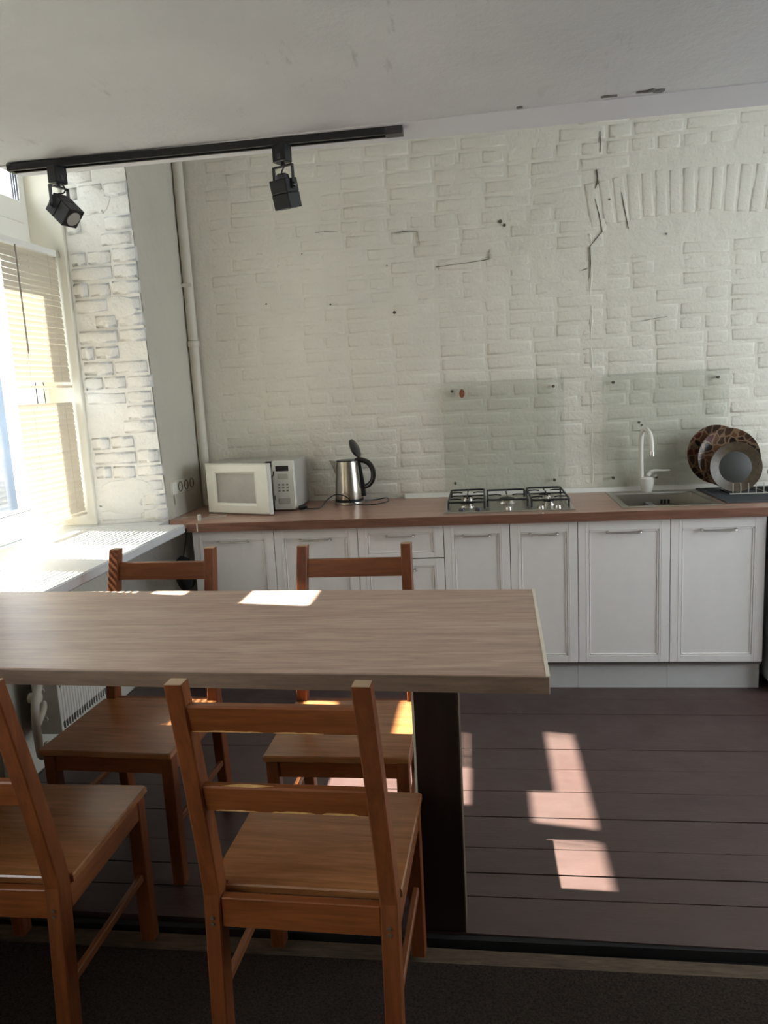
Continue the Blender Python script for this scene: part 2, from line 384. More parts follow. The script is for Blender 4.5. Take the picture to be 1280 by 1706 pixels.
# unseen windows added in the rest of the left wall for light, simply framed
for i, (a, b) in enumerate(((-3.9, -2.4), (-6.1, -4.4))):
    w_ = struct('window_%d' % (i + 2), boxes([(-.74, -.68, a, a + .06, .9, 2.2), (-.74, -.68, b - .06, b, .9, 2.2), (-.74, -.68, (a + b) / 2 - .04, (a + b) / 2 + .04, .9, 2.2), (-.74, -.68, a, b, .9, .97), (-.74, -.68, a, b, 2.13, 2.2)]), 'upvc')
    obj('pane', box(-.712, -.706, a + .05, b - .05, .96, 2.14), 'glass', w_)

# ---- lumpy painted skin of the back wall and of the pier face; bricks break through it unevenly
def skin(name, P0, DU, DV, nu, nv, amp, mat, parent, nrm, seed, fade=None):
    bm = bmesh.new(); G = []
    for j in range(nv + 1):
        row = []
        for i in range(nu + 1):
            p = P0 + DU * (i / nu) + DV * (j / nv) if not callable(P0) else P0(i / nu, j / nv)
            q = Vector((p.x * 7 + seed, p.y * 7, p.z * 9))
            a = noise.noise(q) * .6 + noise.noise(q * 2.7) * .45 + noise.noise(q * 6.1) * .34
            row.append(bm.verts.new(p + nrm * (amp * a)))
        G.append(row)
    for j in range(nv):
        for i in range(nu): bm.faces.new((G[j][i], G[j][i + 1], G[j + 1][i + 1], G[j + 1][i]))
    return obj(name, bm, mat, parent, smooth=True)
skin('paint_skin', Vector((XW + .002, YB + .0015, .80)), Vector((3.75, 0, 0)), Vector((0, 0, 2.11)), 330, 190, .0034, 'wall', wb, Vector((0, -1, 0)), 0)
skin('paint_skin', lambda u, v: Vector((-.511 + .356 * u, ry(-.511 + .356 * u, .886 + 1.87 * v) + .001, .886 + 1.87 * v)), None, None, 46, 200, .006, 'reveal', pier, Vector((0, -1, 0)), 5)
skin('paint_skin', lambda u, v: Vector((XW + .003, ry(XW, .886 + 2.03 * v) + .004 + (.612 - ry(XW, .886 + 2.03 * v)) * u, .886 + 2.03 * v)), None, None, 50, 160, .0035, 'plaster', pier, Vector((1, 0, 0)), 9)

# ---- bricks
def brick_mesh(w, h, d, seed):
    """painted-over brick: front face -Y, soft chamfered edges, slightly irregular outline; back at y=0"""
    rn = random.Random(seed); bm = bmesh.new(); c_ = .012
    def loop(ix, y, j):
        pts = []
        x0, x1, z0, z1 = -w / 2 + ix, w / 2 - ix, -h / 2 + ix, h / 2 - ix
        for (x, z) in ((x0, z0), (0, z0), (x1, z0), (x1, z1), (0, z1), (x0, z1)):
            pts.append((x + rn.uniform(-j, j), y, z + rn.uniform(-j, j)))
        return pts
    bm_loft(bm, [loop(0, 0, .001), loop(.001, -d * .45, .002), loop(c_ * .6, -d * .9, .0025), loop(c_ * 1.4, -d, .003)])
    me = bpy.data.meshes.new('brick'); bm.to_mesh(me); bm.free()
    me.polygons.foreach_set('use_smooth', [True] * len(me.polygons))
    return me
def mesh_set(w, h, d, n, mat, base):
    out = []
    for k in range(n):
        me = brick_mesh(w, h, d, base + k); me.materials.append(M[mat]); out.append(me)
    return out
st_m = mesh_set(.243, .068, .014, 8, 'wall', 10); hd_m = mesh_set(.117, .068, .014, 6, 'wall', 40); so_m = mesh_set(.066, .230, .014, 6, 'wall', 70)
def place_brick(me, loc, parent, rot=(0, 0, 0), sc=(1, 1, 1)):
    o = bpy.data.objects.new('brick', me); COL.objects.link(o); o.parent = parent
    o.location = loc; o.rotation_euler = rot; o.scale = sc; return o
rn = random.Random(3)
nb = 0; far_bricks = []
for row in range(26):
    z = .935 + row * .0745
    header = row % 4 == 3
    x = .12 + (0 if row % 2 else -.125) + rn.uniform(-.015, .015)
    while x < 3.1:
        hd = header or rn.random() < .12
        wd = .125 if hd else .25
        cx_ = x + wd / 2; x += wd
        # the flat arch of upright bricks high on the right
        if 2.04 < cx_ < 3.02 and 2.13 + .10 * ((cx_ - 2.55) / .5) ** 2 < z < 2.60 - .04 * ((cx_ - 2.55) / .5) ** 2: continue
        nv = noise.noise(Vector((cx_ * 1.3, 0, z * 1.7)))
        edge = min(1.0, max(.25, (cx_ + .0) / .9))
        if nv < -.42 and rn.random() < .6: continue
        prot = (.0002 + .0022 * max(0, nv + .30) + rn.uniform(-.0014, .0012)) * edge
        loc = (cx_, YB + .014 - prot - .004 + .004, z + .006 * math.sin(cx_ * 2.1) + rn.uniform(-.002, .002))
        far_bricks.append((abs(cx_ - 1.6) * .2 + (3.0 if cx_ > 2.92 else 0) + max(0, z - 2.74) * 9, hd, loc, rn.uniform(-.012, .012), rn.uniform(-.015, .015), rn.uniform(.97, 1.03)))
for k in range(15):      # fan of soldier bricks
    t = (k - 7) / 7; cx_ = 2.53 + t * .47; ang = t * .16
    far_bricks.append((0, None, (cx_, YB + .014 - .0010 - rn.uniform(0, .0016), 2.37 + .035 * (1 - t * t)), ang, rn.uniform(-.01, .01), rn.uniform(.9, 1.03)))
far_bricks.sort(key=lambda q: q[0])
rest = bmesh.new()
for i, (k_, hd, loc, a, b, s_) in enumerate(far_bricks):
    me = rn.choice(so_m if hd is None else hd_m if hd else st_m)
    if i < 300:
        place_brick(me, loc, wb, (b * .3, a, 0), (s_, 1, 1 if hd is not None else s_))
    else:
        t_ = bmesh.new(); t_.from_mesh(me); bmesh.ops.transform(t_, matrix=Matrix.Translation(loc) @ Matrix.Rotation(a, 4, 'Y'), verts=t_.verts[:])
        tmp = bpy.data.meshes.new('t'); t_.to_mesh(tmp); t_.free(); rest.from_mesh(tmp); bpy.data.meshes.remove(tmp)
if len(rest.verts):
    o = obj('brick_course', rest, 'wall', wb); o['kind'] = 'stuff'
else: rest.free()
# bricks of the pier face in the niche: two to a course, deep joints, ragged at the corner
rv = mesh_set(1, .068, .020, 8, 'reveal', 100)
for row in range(26):
    z = .925 + row * .0745
    ang = math.atan2(ry(XW, z) - ry(-.511, z), .356)
    cuts = [[-.50, -.285, XW + .004], [-.50, -.40, -.275, XW + .010], [-.50, -.325, XW - .002], [-.50, -.42, -.20 - .09, XW + .006]][row % 4]
    cuts = [c_ + (rn.uniform(-.012, .012) if 0 < k < len(cuts) - 1 else rn.uniform(-.005, .005)) for k, c_ in enumerate(cuts)]
    for a, b in zip(cuts[:-1], cuts[1:]):
        if rn.random() < .10: continue
        wd = b - a - .012; cx_ = (a + b) / 2; t = (cx_ + .511) / .356
        yy = ry(cx_, z) + .003 + .014 - rn.uniform(.003, .009)
        if z < 1.10: yy += .004
        place_brick(rn.choice(rv), (cx_, yy, z + rn.uniform(-.003, .003)), pier, (0, rn.uniform(-.02, .02), ang), (wd, 1, rn.uniform(.9, 1.02)))
# a few wide patches of filler on the pier face
for (x, z, w_, h_) in ((-.34, 1.02, .17, .10), (-.30, 1.95, .13, .06), (-.36, 2.45, .11, .07)):
    bm = bmesh.new(); pts = []
    for k in range(18):
        a = k * math.pi / 9; r_ = 1 + .18 * noise.noise(Vector((math.cos(a) * 2 + x * 9, math.sin(a) * 2, z)))
        pts.append((x + w_ * math.cos(a) * r_, z + h_ * math.sin(a) * r_))
    L2 = [[(px, ry(px, pz) + .004, pz) for px, pz in pts], [(x + (px - x) * .93, ry(px, pz) - .005, z + (pz - z) * .93) for px, pz in pts], [(x + (px - x) * .6, ry(px, pz) - .009, z + (pz - z) * .6) for px, pz in pts]]
    bm_loft(bm, L2); o = obj('filler_patch', bm, 'reveal', pier, smooth=True)
# wall plaster ridge, crack, dents
def wall_strip(name, pts, wdt, mat, y):
    bm = bmesh.new(); P = [Vector((p[0], 0, p[1])) for p in pts]
    lo = []; hi = []
    for i, p in enumerate(P):
        t = (P[min(i + 1, len(P) - 1)] - P[max(i - 1, 0)]).normalized(); nrm = Vector((t.z, 0, -t.x)); wv = wdt * (.35 + .9 * random.random()) * (0.3 if i in (0, len(P) - 1) else 1)
        lo.append(p - nrm * wv); hi.append(p + nrm * wv)
    a0 = [bm.verts.new((q.x, y, q.z)) for q in lo]; b0 = [bm.verts.new((q.x, y, q.z)) for q in hi]
    a1 = [bm.verts.new((q.x, y + .012, q.z)) for q in lo]; b1 = [bm.verts.new((q.x, y + .012, q.z)) for q in hi]
    for i in range(len(P) - 1):
        bm.faces.new((a0[i], a0[i + 1], b0[i + 1], b0[i])); bm.faces.new((a0[i], a1[i], a1[i + 1], a0[i + 1])); bm.faces.new((b0[i], b0[i + 1], b1[i + 1], b1[i]))
    bmesh.ops.recalc_face_normals(bm, faces=bm.faces[:]); return obj(name, bm, mat, wb)
YC = YB - .0045
wall_strip('crack', [(2.095, 2.72), (2.098, 2.66), (2.094, 2.62)], .0028, 'crack', YC)
wall_strip('crack', [(2.078, 2.54), (2.082, 2.48), (2.070, 2.45)], .003, 'crack', YC)
wall_strip('crack', [(2.068, 2.40), (2.088, 2.32), (2.104, 2.235), (2.07, 2.20), (2.04, 2.165), (2.045, 2.08), (2.038, 2.01)], .0024, 'crack', YC)
wall_strip('crack', [(2.20, 2.42), (2.21, 2.36), (2.235, 2.24)], .003, 'crack', YC)
wall_strip('crack', [(2.03, 2.06), (2.02, 2.055), (2.0, 2.05)], .003, 'crack', YC)
wall_strip('crack', [(2.30, 1.775), (2.36, 1.783), (2.43, 1.79)], .002, 'crack', YC)
wall_strip('crack', [(.60, 2.345), (.66, 2.345), (.72, 2.34)], .0016, 'crack', YC)
wall_strip('crack', [(1.02, 2.31), (1.10, 2.315), (1.15, 2.31), (1.16, 2.24)], .0016, 'crack', YC)
wall_strip('crack', [(1.24, 2.12), (1.40, 2.13), (1.52, 2.14), (1.53, 2.19)], .0014, 'crack', YC)
bm = bmesh.new(); pts = [(2.045 + .004 * math.sin(k * 2.3), YB + .0045, .93 + .1 * k) for k in range(14)]
bm_tube(bm, pts, lambda t: .007 + .003 * math.sin(t * 40), 6, 3); obj('plaster_ridge', bm, 'wall', wb, smooth=True)
for (x, z, r_) in ((1.009, 1.90, .012), (1.587, 2.325, .014), (1.607, 2.305, .012), (.66, 1.965, .008), (.30, 1.99, .007), (.98, 2.145, .006), (.52, 2.24, .005), (2.14, 2.39, .008), (2.42, 2.20, .008), (2.29, 1.25, .010), (2.305, 1.235, .008)):
    r_ *= .72
    bm = lathe([(r_ * .2, -.003), (r_, -.0042), (r_ * .75, -.007), (r_ * .3, -.0075)], 9, Matrix.Translation((x, YB, z)) @ Matrix.Rotation(math.pi / 2, 4, 'X') @ Matrix.Scale(-1, 4, (0, 0, 1)))
    obj('dent', bm, 'crack' if r_ > .007 else 'stain', wb)

# ------------------------------------------------------------------ window with niche
w1 = struct('window_1', boxes([(-.76, -.68, -.03, .018, .895, 2.76), (-.76, -.68, -1.34, -1.22, .895, 2.76), (-.76, -.68, -1.22, -.03, 2.66, 2.76), (-.76, -.68, -1.22, -.03, .895, .945)], bev=.003), 'upvc')
obj('transom', box(-.76, -.67, -1.22, -.03, 2.24, 2.36, bev=.004), 'upvc', w1)
obj('mullion', box(-.765, -.665, -.80, -.74, .945, 2.66, bev=.004), 'upvc', w1)
for (a, b, c_, d) in ((-.74, -.03, .945, 2.24), (-1.22, -.80, .945, 2.24), (-.74, -.03, 2.36, 2.66), (-1.22, -.80, 2.36, 2.66)):
    fw = .075 if c_ < 2 else .0
    low = 2.46 if (c_ > 2 and a == -.74) else c_ + fw
    if c_ < 2:
        s_ = obj('sash', boxes([(-.75, -.672, a, a + fw * .8, c_, d), (-.75, -.672, b - fw, b, c_, d), (-.75, -.672, a, b, c_, c_ + fw), (-.75, -.672, a, b, d - fw * .5, d)], bev=.004), 'upvc', w1)
        obj('gasket', boxes([(-.674, -.670, b - fw - .004, b - fw, c_ + fw, d - fw * .5), (-.674, -.670, b - .014, b - .010, c_, d), (-.674, -.670, a + .01, b - fw, c_ + fw - .004, c_ + fw)]), 'gasket', s_)
        obj('pane', box(-.716, -.710, a + fw * .7, b - fw * .9, c_ + fw * .9, d - fw * .4), 'glass', w1)
    else:
        if a == -.74: obj('vent_rail', box(-.75, -.672, -.53, -.03, 2.36, 2.46, bev=.003), 'upvc', w1)
        obj('gasket', boxes([(-.684, -.678, b - .016, b - .010, c_, d), (-.684, -.678, b - .034, b - .030, c_, d), (-.684, -.678, b - .052, b - .048, c_, d)]), 'gasket', w1)
        obj('pane', box(-.716, -.710, a, b, c_ + .0, d), 'glass', w1)
sl = obj('window_sill', box(-.70, -.018, -1.268, -.034, .842, .885, bev=.006), 'sill')
sl2 = bm_prism(bmesh.new(), [(-.70, -.036, .842), (XW - .001, -.036, .842), (XW - .001, .066, .842), (-.70, .03, .842)], [(-.70, -.036, .885), (XW - .001, -.036, .885), (XW - .001, .066, .885), (-.70, .03, .885)])
sl['kind'] = 'structure'; sl.name = 'trim_4'; sl['label'] = 'deep white window sill over the radiator'
obj('sill_return', sl2, 'sill', sl)

# venetian blinds
SLW = .027
def slat_bm(w_, tilt, cup=.0022):
    bm = bmesh.new(); n = 5; A = []; B = []
    for k in range(n):
        s_ = (k / (n - 1) - .5) * SLW; c_ = cup * (1 - (2 * s_ / SLW) ** 2)
        x = s_ * math.cos(tilt) + c_ * math.sin(tilt); z = -s_ * math.sin(tilt) + c_ * math.cos(tilt)
        A.append((x, z))
    th = .0004
    up = [(x + th * math.sin(tilt), z + th * math.cos(tilt)) for x, z in A]
    prof = A + list(reversed(up))
    bm_loft(bm, [[(x, -w_ / 2, z) for x, z in prof], [(x, w_ / 2, z) for x, z in prof]]); return bm
def blind(label, x, y0, y1, zt, zb, tilt, head=True, sag=0.0, group=None, wand=False):
    yc = (y0 + y1) / 2; w_ = y1 - y0
    t = thing('venetian_blind', label, 'blind', (x, yc, zb), 0, group)
    if head:
        obj('headrail', box(x - .018, x + .018, y0 - .004, y1 + .004, zt - .028, zt, bev=.002), 'upvc', t)
        obj('end_bracket', box(x - .020, x + .021, y1 - .018, y1 + .008, zt - .030, zt + .002, bev=.001), 'chrome', t)
    pitch = .0258; z = zt - (.042 if head else .012); proto_ = None; i = 0; rr = random.Random(int(zt * 100))
    me = None
    while z > zb + .018:
        if me is None:
            o = obj('slat', slat_bm(w_, tilt), 'slat', t, smooth=True, world=False); me = o.data
        else:
            o = bpy.data.objects.new('slat', me); COL.objects.link(o); o.parent = t
        o.location = (0, 0, z - zb); o.rotation_euler = (rr.uniform(-.004, .004) - sag * max(0, 1 - (z - zb) / .5), rr.uniform(-.05, .05) + (.25 if (sag and abs(z - zb - .34) < .014) else 0), 0)
        z -= pitch
    br = obj('bottom_rail', box(x - .013, x + .013, y0, y1, zb - .002, zb + .010, bev=.002), 'slat', t)
    if sag:
        br.rotation_euler = (-sag, 0, 0)
    for k, yy in enumerate((y0 + w_ * .22, y1 - w_ * .20)):
        obj('ladder_cord', boxes([(x + .0128, x + .0137, yy - .0006, yy + .0006, zb, zt - .01), (x - .0137, x - .0128, yy - .0006, yy + .0006, zb, zt - .01)]), 'clear', t)
    if wand: obj('tilt_wand', tube([(x + .024, y0 + .085, zt - .03), (x + .026, y0 + .084, zt - .5)], .0035, 6, 1), 'panelprint', t)
    return t
blind('upper cream venetian blind with a white headrail and hanging grey wand', -.56, -.435, .008, 2.232, 1.583, math.radians(76), wand=True)
blind('lower cream venetian blind whose bottom rail hangs above the sill', -.56, -.445, .006, 1.510, .952, math.radians(76), head=False, sag=.02)
blind('cream venetian blind on the further sash out of the picture', -.60, -1.21, -.68, 1.92, 1.00, math.radians(72), wand=False)

# ------------------------------------------------------------------ radiator and pipe work under the sill
t = thing('radiator', 'white finned convector radiator below the window sill', 'radiator', (-.30, -.5, .20))
obj('end_plate', box(-.345, -.235, -.925, -.912, .205, .455, bev=.002), 'radiator', t)
obj('end_plate', box(-.345, -.235, -.115, -.102, .205, .455, bev=.002), 'radiator', t)
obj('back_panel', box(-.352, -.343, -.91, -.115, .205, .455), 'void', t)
fin_me = None
for k in range(40):
    y = -.90 + k * .0197
    if fin_me is None:
        bm = bmesh.new(); bm_box(bm, -.335, -.244, -.0025, .0025, .012, .244, bev=.0008); bm_box(bm, -.250, -.243, -.0085, .0085, .045, .19, bev=.002)
        bmesh.ops.translate(bm, verts=bm.verts[:], vec=(.30, 0, 0))
        o = obj('fin', bm, 'radiator', t, world=False); fin_me = o.data
    else:
        o = bpy.data.objects.new('fin', fin_me); COL.objects.link(o); o.parent = t
    o.location = (0, y + .5, .0)
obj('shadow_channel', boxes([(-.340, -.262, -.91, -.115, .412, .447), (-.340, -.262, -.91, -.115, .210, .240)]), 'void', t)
for z in (.27, .39): obj('heat_pipe', tube([(-.30, -.93, z), (-.30, -.10, z)], .011, 8, 1), 'radiator', t, smooth=True)
t = thing('heating_pipe', 'white bent heating pipe looping beside the radiator under the sill', 'pipe', (-.24, -1.1, 0))
obj('riser', tube([(-.28, -.955, .455), (-.22, -1.06, .47), (-.195, -1.13, .43), (-.19, -1.15, .36), (-.19, -1.15, .30), (-.20, -1.13, .225), (-.23, -1.06, .195), (-.27, -.98, .19)], .015, 12), 'pipe', t, smooth=True)
obj('branch', tube([(-.19, -1.15, .345), (-.25, -1.01, .345), (-.29, -.945, .345)], .013, 10), 'pipe', t, smooth=True)
obj('valve', lathe([(.005, -.02), (.02, -.02), (.02, .02), (.005, .02)], 14, Matrix.Translation((-.27, -1.02, .40)) @ Matrix.Rotation(math.pi / 2, 4, 'Y')), 'pipe', t)
t = thing('vertical_pipe', 'tall white painted pipe in the corner behind the microwave', 'pipe', (-.122, .575, .885))
obj('riser', tube([(-.122, .575, .887), (-.122, .575, 3.095)], .027, 18, 1), 'pipe', t, smooth=True)
obj('collar', lathe([(.027, 0), (.034, .0), (.034, .03), (.0275, .035)], 18, Matrix.Translation((-.122, .575, 1.78))), 'pipe', t, smooth=True)
obj('pipe_clip', boxes([(-.152, -.092, .544, .549, 2.1, 2.12)]), 'pipe', t)

# socket row on the side wall
t = thing('socket_block', 'white row of wall sockets on the side wall left of the microwave', 'socket', (XW, .3, 1.0))
obj('frame', box(XW, XW + .010, .14, .47, 1.000, 1.078, bev=.003), 'socket', t)
obj('switch', box(XW + .009, XW + .016, .150, .205, 1.008, 1.070, bev=.003), 'skirt', t)
for y in (.255, .335, .415):
    obj('socket', lathe([(.004, 0), (.027, 0), (.027, .010), (.024, .010), (.023, .003), (.004, .003)], 18, Matrix.Translation((XW + .004, y, 1.039)) @ Matrix.Rotation(math.pi / 2, 4, 'Y')), 'socketdark', t)
cb = obj('fallen_cord', tube([(XW + .012, .17, 1.01), (XW + .014, .175, .97), (XW + .012, .18, .955)], .004, 6), 'socket', t)

# ------------------------------------------------------------------ kitchen units
U = [0, .42, .84, 1.26, 1.575, 1.89, 2.31, 2.73]
def front_panel(x0, x1, z0, z1, name, parent, top_rail=.048):
    """framed front: outer frame, recess bead, centre panel"""
    g = .0018; x0 += g; x1 -= g; z0 += g; z1 -= g; fw = .048
    bm = boxes([(x0, x0 + fw, 0, .018, z0, z1), (x1 - fw, x1, 0, .018, z0, z1), (x0 + fw, x1 - fw, 0, .018, z1 - top_rail, z1), (x0 + fw, x1 - fw, 0, .018, z0, z0 + top_rail * .7)], bev=.0012)
    bm_box(bm, x0 + .004, x1 - .004, .006, .0175, z0 + .004, z1 - .004)
    d = obj(name, bm, 'cabinet', parent)
    tr_ = top_rail * .7
    bd = boxes([(x0 + fw - .0125, x0 + fw - .0095, -.0012, .004, z0 + .002, z1 - .002), (x1 - fw + .0095, x1 - fw + .0125, -.0012, .004, z0 + .002, z1 - .002),
                (x0 + fw + .003, x0 + fw + .008, .002, .010, z0 + tr_ + .003, z1 - top_rail - .003), (x1 - fw - .008, x1 - fw - .003, .002, .010, z0 + tr_ + .003, z1 - top_rail - .003),
                (x0 + fw + .003, x1 - fw - .003, .002, .010, z1 - top_rail - .008, z1 - top_rail - .003), (x0 + fw + .003, x1 - fw - .003, .002, .010, z0 + tr_ + .003, z0 + tr_ + .008)], bev=.0008)
    obj('bead', bd, 'cabinet', d)
    return d
def bar_handle(xc, z, parent, w_=.132):
    bm = tube([(xc - w_ / 2, .000, z), (xc - w_ / 2, -.020, z), (xc - w_ / 2 + .012, -.026, z), (xc, -.027, z - .0005), (xc + w_ / 2 - .012, -.026, z), (xc + w_ / 2, -.020, z), (xc + w_ / 2, .000, z)], .0040, 8, 4)
    for s_ in (-1, 1): bm_lathe(bm, [(.003, -.002), (.008, -.002), (.007, .004), (.003, .004)], 10, Matrix.Translation((xc + s_ * w_ / 2, -.004, z)) @ Matrix.Rotation(math.pi / 2, 4, 'X'))
    return obj('handle', bm, 'handle', parent, smooth=True)
desc = ['white framed base cabinet at the left end below the microwave', 'white framed base cabinet second from the left below the kettle', 'white drawer cabinet between the kettle and the hob',
        'narrow white cabinet under the left half of the hob', 'narrow white cabinet under the right half of the hob', 'wide white cabinet under the sink', 'wide white cabinet under the drying mat at the right end']
for i in range(7):
    x0, x1 = U[i], U[i + 1]
    t = thing('base_cabinet', desc[i], 'cabinet', ((x0 + x1) / 2, .3, .0), 0, 'white base cabinets along the back wall')
    th_ = .016
    obj('carcass', boxes([(x0 + .0005, x0 + th_, .0195, .56, .125, .84), (x1 - th_, x1 - .0005, .0195, .56, .125, .84), (x0 + th_, x1 - th_, .0195, .56, .125, .141), (x0 + th_, x1 - th_, .545, .56, .141, .84)]), 'cabinet' if i in (0,) else 'carcass', t)
    if i == 2:
        for (a, b) in ((.678, .841), (.411, .675), (.143, .408)):
            d = front_panel(x0, x1, a, b, 'drawer', t, .034)
            bar_handle((x0 + x1) / 2, b - .050 if b > .8 else b - .055, d)
    else:
        d = front_panel(x0, x1, .143, .841, 'door', t)
        bar_handle((x0 + x1) / 2, .783, d, .15 if i < 3 or i > 4 else .128)
    obj('plinth', box(x0 + .0006, x1 - .0006, .038, .054, -.0, .141), 'plinth', t)
# worktop built round the sink and hob cutouts
YF = -.03; YBK = YB - .006; Z0, Z1 = .8425, .885
SX0, SX1, SY0, SY1 = 2.135, 2.535, .085, .535
HX0, HX1, HY0, HY1 = 1.29, 1.86, .065, .53
ct = obj('worktop', boxes([(-.149, .06, .09, YBK, Z0, Z1), (-.012, .06, YF, .0899, Z0, Z1), (.06, HX0, YF, YBK, Z0, Z1), (HX0, HX1, YF, HY0, Z0, Z1), (HX0, HX1, HY1, YBK, Z0, Z1), (HX1, SX0, YF, YBK, Z0, Z1),
                           (SX0, SX1, YF, SY0, Z0, Z1), (SX0, SX1, SY1, YBK, Z0, Z1), (SX1, 3.35, YF, YBK, Z0, Z1)]), 'counter')
tag(ct, 'long walnut brown laminate worktop over the white cabinets', 'worktop')
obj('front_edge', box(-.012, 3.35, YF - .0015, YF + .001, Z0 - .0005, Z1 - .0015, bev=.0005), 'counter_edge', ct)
obj('tape_strip', box(.040, .046, YF - .0025, YF + .0005, Z0 + .002, Z1 + .0006), 'edge_pale', ct, label='white strip across the worktop edge')
obj('skirting_strip', bm_prism(bmesh.new(), [(1.02, YBK - .022, Z1), (3.35, YBK - .022, Z1), (3.35, YBK, Z1), (1.02, YBK, Z1)], [(1.02, YBK - .006, Z1 + .022), (3.35, YBK - .006, Z1 + .022), (3.35, YBK, Z1 + .022), (1.02, YBK, Z1 + .022)]), 'skirt', ct, label='white plastic skirting at the wall')

# fridge under the worktop at the right
t = thing('fridge', 'white under-counter fridge past the last cabinet, cut by the frame', 'fridge', (3.05, .25, 0))
obj('body', box(2.775, 3.33, .02, .57, .02, .835, bev=.01), 'fridge', t)
obj('door', box(2.762, 3.34, -.05, .018, .03, .83, bev=.02, seg=3), 'fridge', t, smooth=True)
obj('foot', boxes([(2.80, 2.84, .03, .07, 0, .022), (3.26, 3.30, .03, .07, 0, .022), (2.80, 2.84, .5, .54, 0, .022), (3.26, 3.30, .5, .54, 0, .022)]), 'blackplastic', t)

# ------------------------------------------------------------------ hob
t = thing('gas_hob', 'stainless steel gas hob with black pan supports set in the worktop', 'hob', (1.575, .30, .885))
bm = bmesh.new(); A = [(1.262, .04), (1.888, .04), (1.888, .555), (1.262, .555)]
def rect_loop(a, ins, z): 
    (x0, y0), (x1, _), (_, y1) = a[0], a[1], a[2]
    return [(x0 + ins, y0 + ins, z), (x1 - ins, y0 + ins, z), (x1 - ins, y1 - ins, z), (x0 + ins, y1 - ins, z)]
bm_loft(bm, [rect_loop(A, 0, .8852), rect_loop(A, 0, .888), rect_loop(A, .006, .892), rect_loop(A, .022, .8925), rect_loop(A, .030, .8885)])
obj('tray', bm, 'steel', t)
brn = [(1.375, .20, .033), (1.375, .43, .026), (1.575, .31, .042), (1.775, .20, .026), (1.775, .43, .033)]
for (x, y, r_) in brn:
    b = obj('burner', lathe([(r_ * .6, 0), (r_ * 1.25, 0), (r_ * 1.15, .010), (r_, .012), (r_, .018), (r_ * .3, .018)], 22, Matrix.Translation((x, y, .8885))), 'steel', t, smooth=True)
    obj('burner_cap', lathe([(.002, .0), (r_ * .95, .0), (r_ * .95, .004), (r_ * .8, .007), (.002, .008)], 20, Matrix.Translation((x, y, .9068))), 'cast', b, smooth=True)
def grate(x0, x1, y0, y1, centers):
    z = .930; r_ = .0052; bm = bmesh.new()
    c_ = .018
    bm_tube(bm, [(x0, y0 + c_, z), (x0 + c_ * .3, y0 + c_ * .3, z), (x0 + c_, y0, z), (x1 - c_, y0, z), (x1 - c_ * .3, y0 + c_ * .3, z), (x1, y0 + c_, z), (x1, y1 - c_, z), (x1 - c_ * .3, y1 - c_ * .3, z), (x1 - c_, y1, z), (x0 + c_, y1, z), (x0 + c_ * .3, y1 - c_ * .3, z), (x0, y1 - c_, z)], r_, 7, 1, closed=True)
    for x in (x0, x1):
        for y in (y0 + c_, y1 - c_): bm_tube(bm, [(x, y, z), (x, y, .8925)], r_, 7, 1)
    xm = (x0 + x1) / 2
    g = obj('pan_support', bm, 'cast', t, smooth=True)
    for (bx, by) in centers:
        for (dx, dy) in ((1, 0), (-1, 0), (0, 1), (0, -1)):
            ex = (x1 if dx > 0 else x0) if dx else bx; 
            ey = ((y1 if dy > 0 else y0) if len(centers) == 1 else (by + dy * .115)) if dy else by
            ey = min(max(ey, y0), y1)
            f_ = tube([(ex, ey, z - .001), (bx + dx * .05, by + dy * .05, z + .001), (bx + dx * .028, by + dy * .028, z - .002)], .0036, 6, 1)
            obj('finger', f_, 'cast', g, smooth=True)
    if len(centers) > 1: obj('finger', tube([(x0, (y0 + y1) / 2, z), (x1, (y0 + y1) / 2, z)], .0038, 6, 1), 'cast', g)
    return g
grate(1.285, 1.462, .095, .525, [(1.375, .20), (1.375, .43)])
grate(1.478, 1.672, .14, .48, [(1.575, .31)])
grate(1.688, 1.865, .095, .525, [(1.775, .20), (1.775, .43)])
for x in (1.352, 1.432, 1.575, 1.728, 1.808):
    k_ = obj('knob', lathe([(.004, 0), (.0165, 0), (.0165, .006), (.0135, .016), (.004, .017)], 18, Matrix.Translation((x, .070, .8905))), 'dgrey' if x < 1.5 else 'steel', t, smooth=True)
    obj('grip', box(x - .0025, x + .0025, .058, .082, .906, .911, bev=.001), 'handle', k_)

# ------------------------------------------------------------------ sink and tap
t = thing('sink', 'square stainless steel sink basin set in the worktop', 'sink', (2.335, .31, .885))
def rl(x0, x1, y0, y1, z): return [(x0, y0, z), (x1, y0, z), (x1, y1, z), (x0, y1, z)]
bm = bmesh.new()
loops = [rl(2.105, 2.565, .055, .565, .8853), rl(2.105, 2.565, .055, .565, .8875), rl(2.112, 2.558, .062, .558, .8895), rl(2.135, 2.535, .085, .50, .8885), rl(2.140, 2.530, .090, .495, .882), rl(2.148, 2.522, .098, .487, .76), rl(2.165, 2.505, .115, .47, .735), rl(2.32, 2.35, .28, .31, .731)]
bm_loft(bm, loops, caps=False); bm.faces.ensure_lookup_table()
obj('basin', bm, 'steel', t, label=None)
obj('drain', lathe([(.03, .0), (.045, .0), (.045, .004), (.035, .004), (.03, .001)], 24, Matrix.Translation((2.335, .295, .7315))), 'chrome', t, smooth=True)
for k in range(3): obj('overflow_slot', box(2.375 + k * .018, 2.384 + k * .018, .4845, .4885, .828, .850, bev=.001), 'void', t)
t = thing('tap', 'white swan-neck mixer tap standing behind the sink', 'tap', (2.315, .535, .889))
obj('body', lathe([(.010, 0), (.026, 0), (.030, .012), (.036, .045), (.037, .070), (.030, .078), (.010, .080)], 22, Matrix.Translation((2.315, .535, .889))), 'ceramic', t, smooth=True)
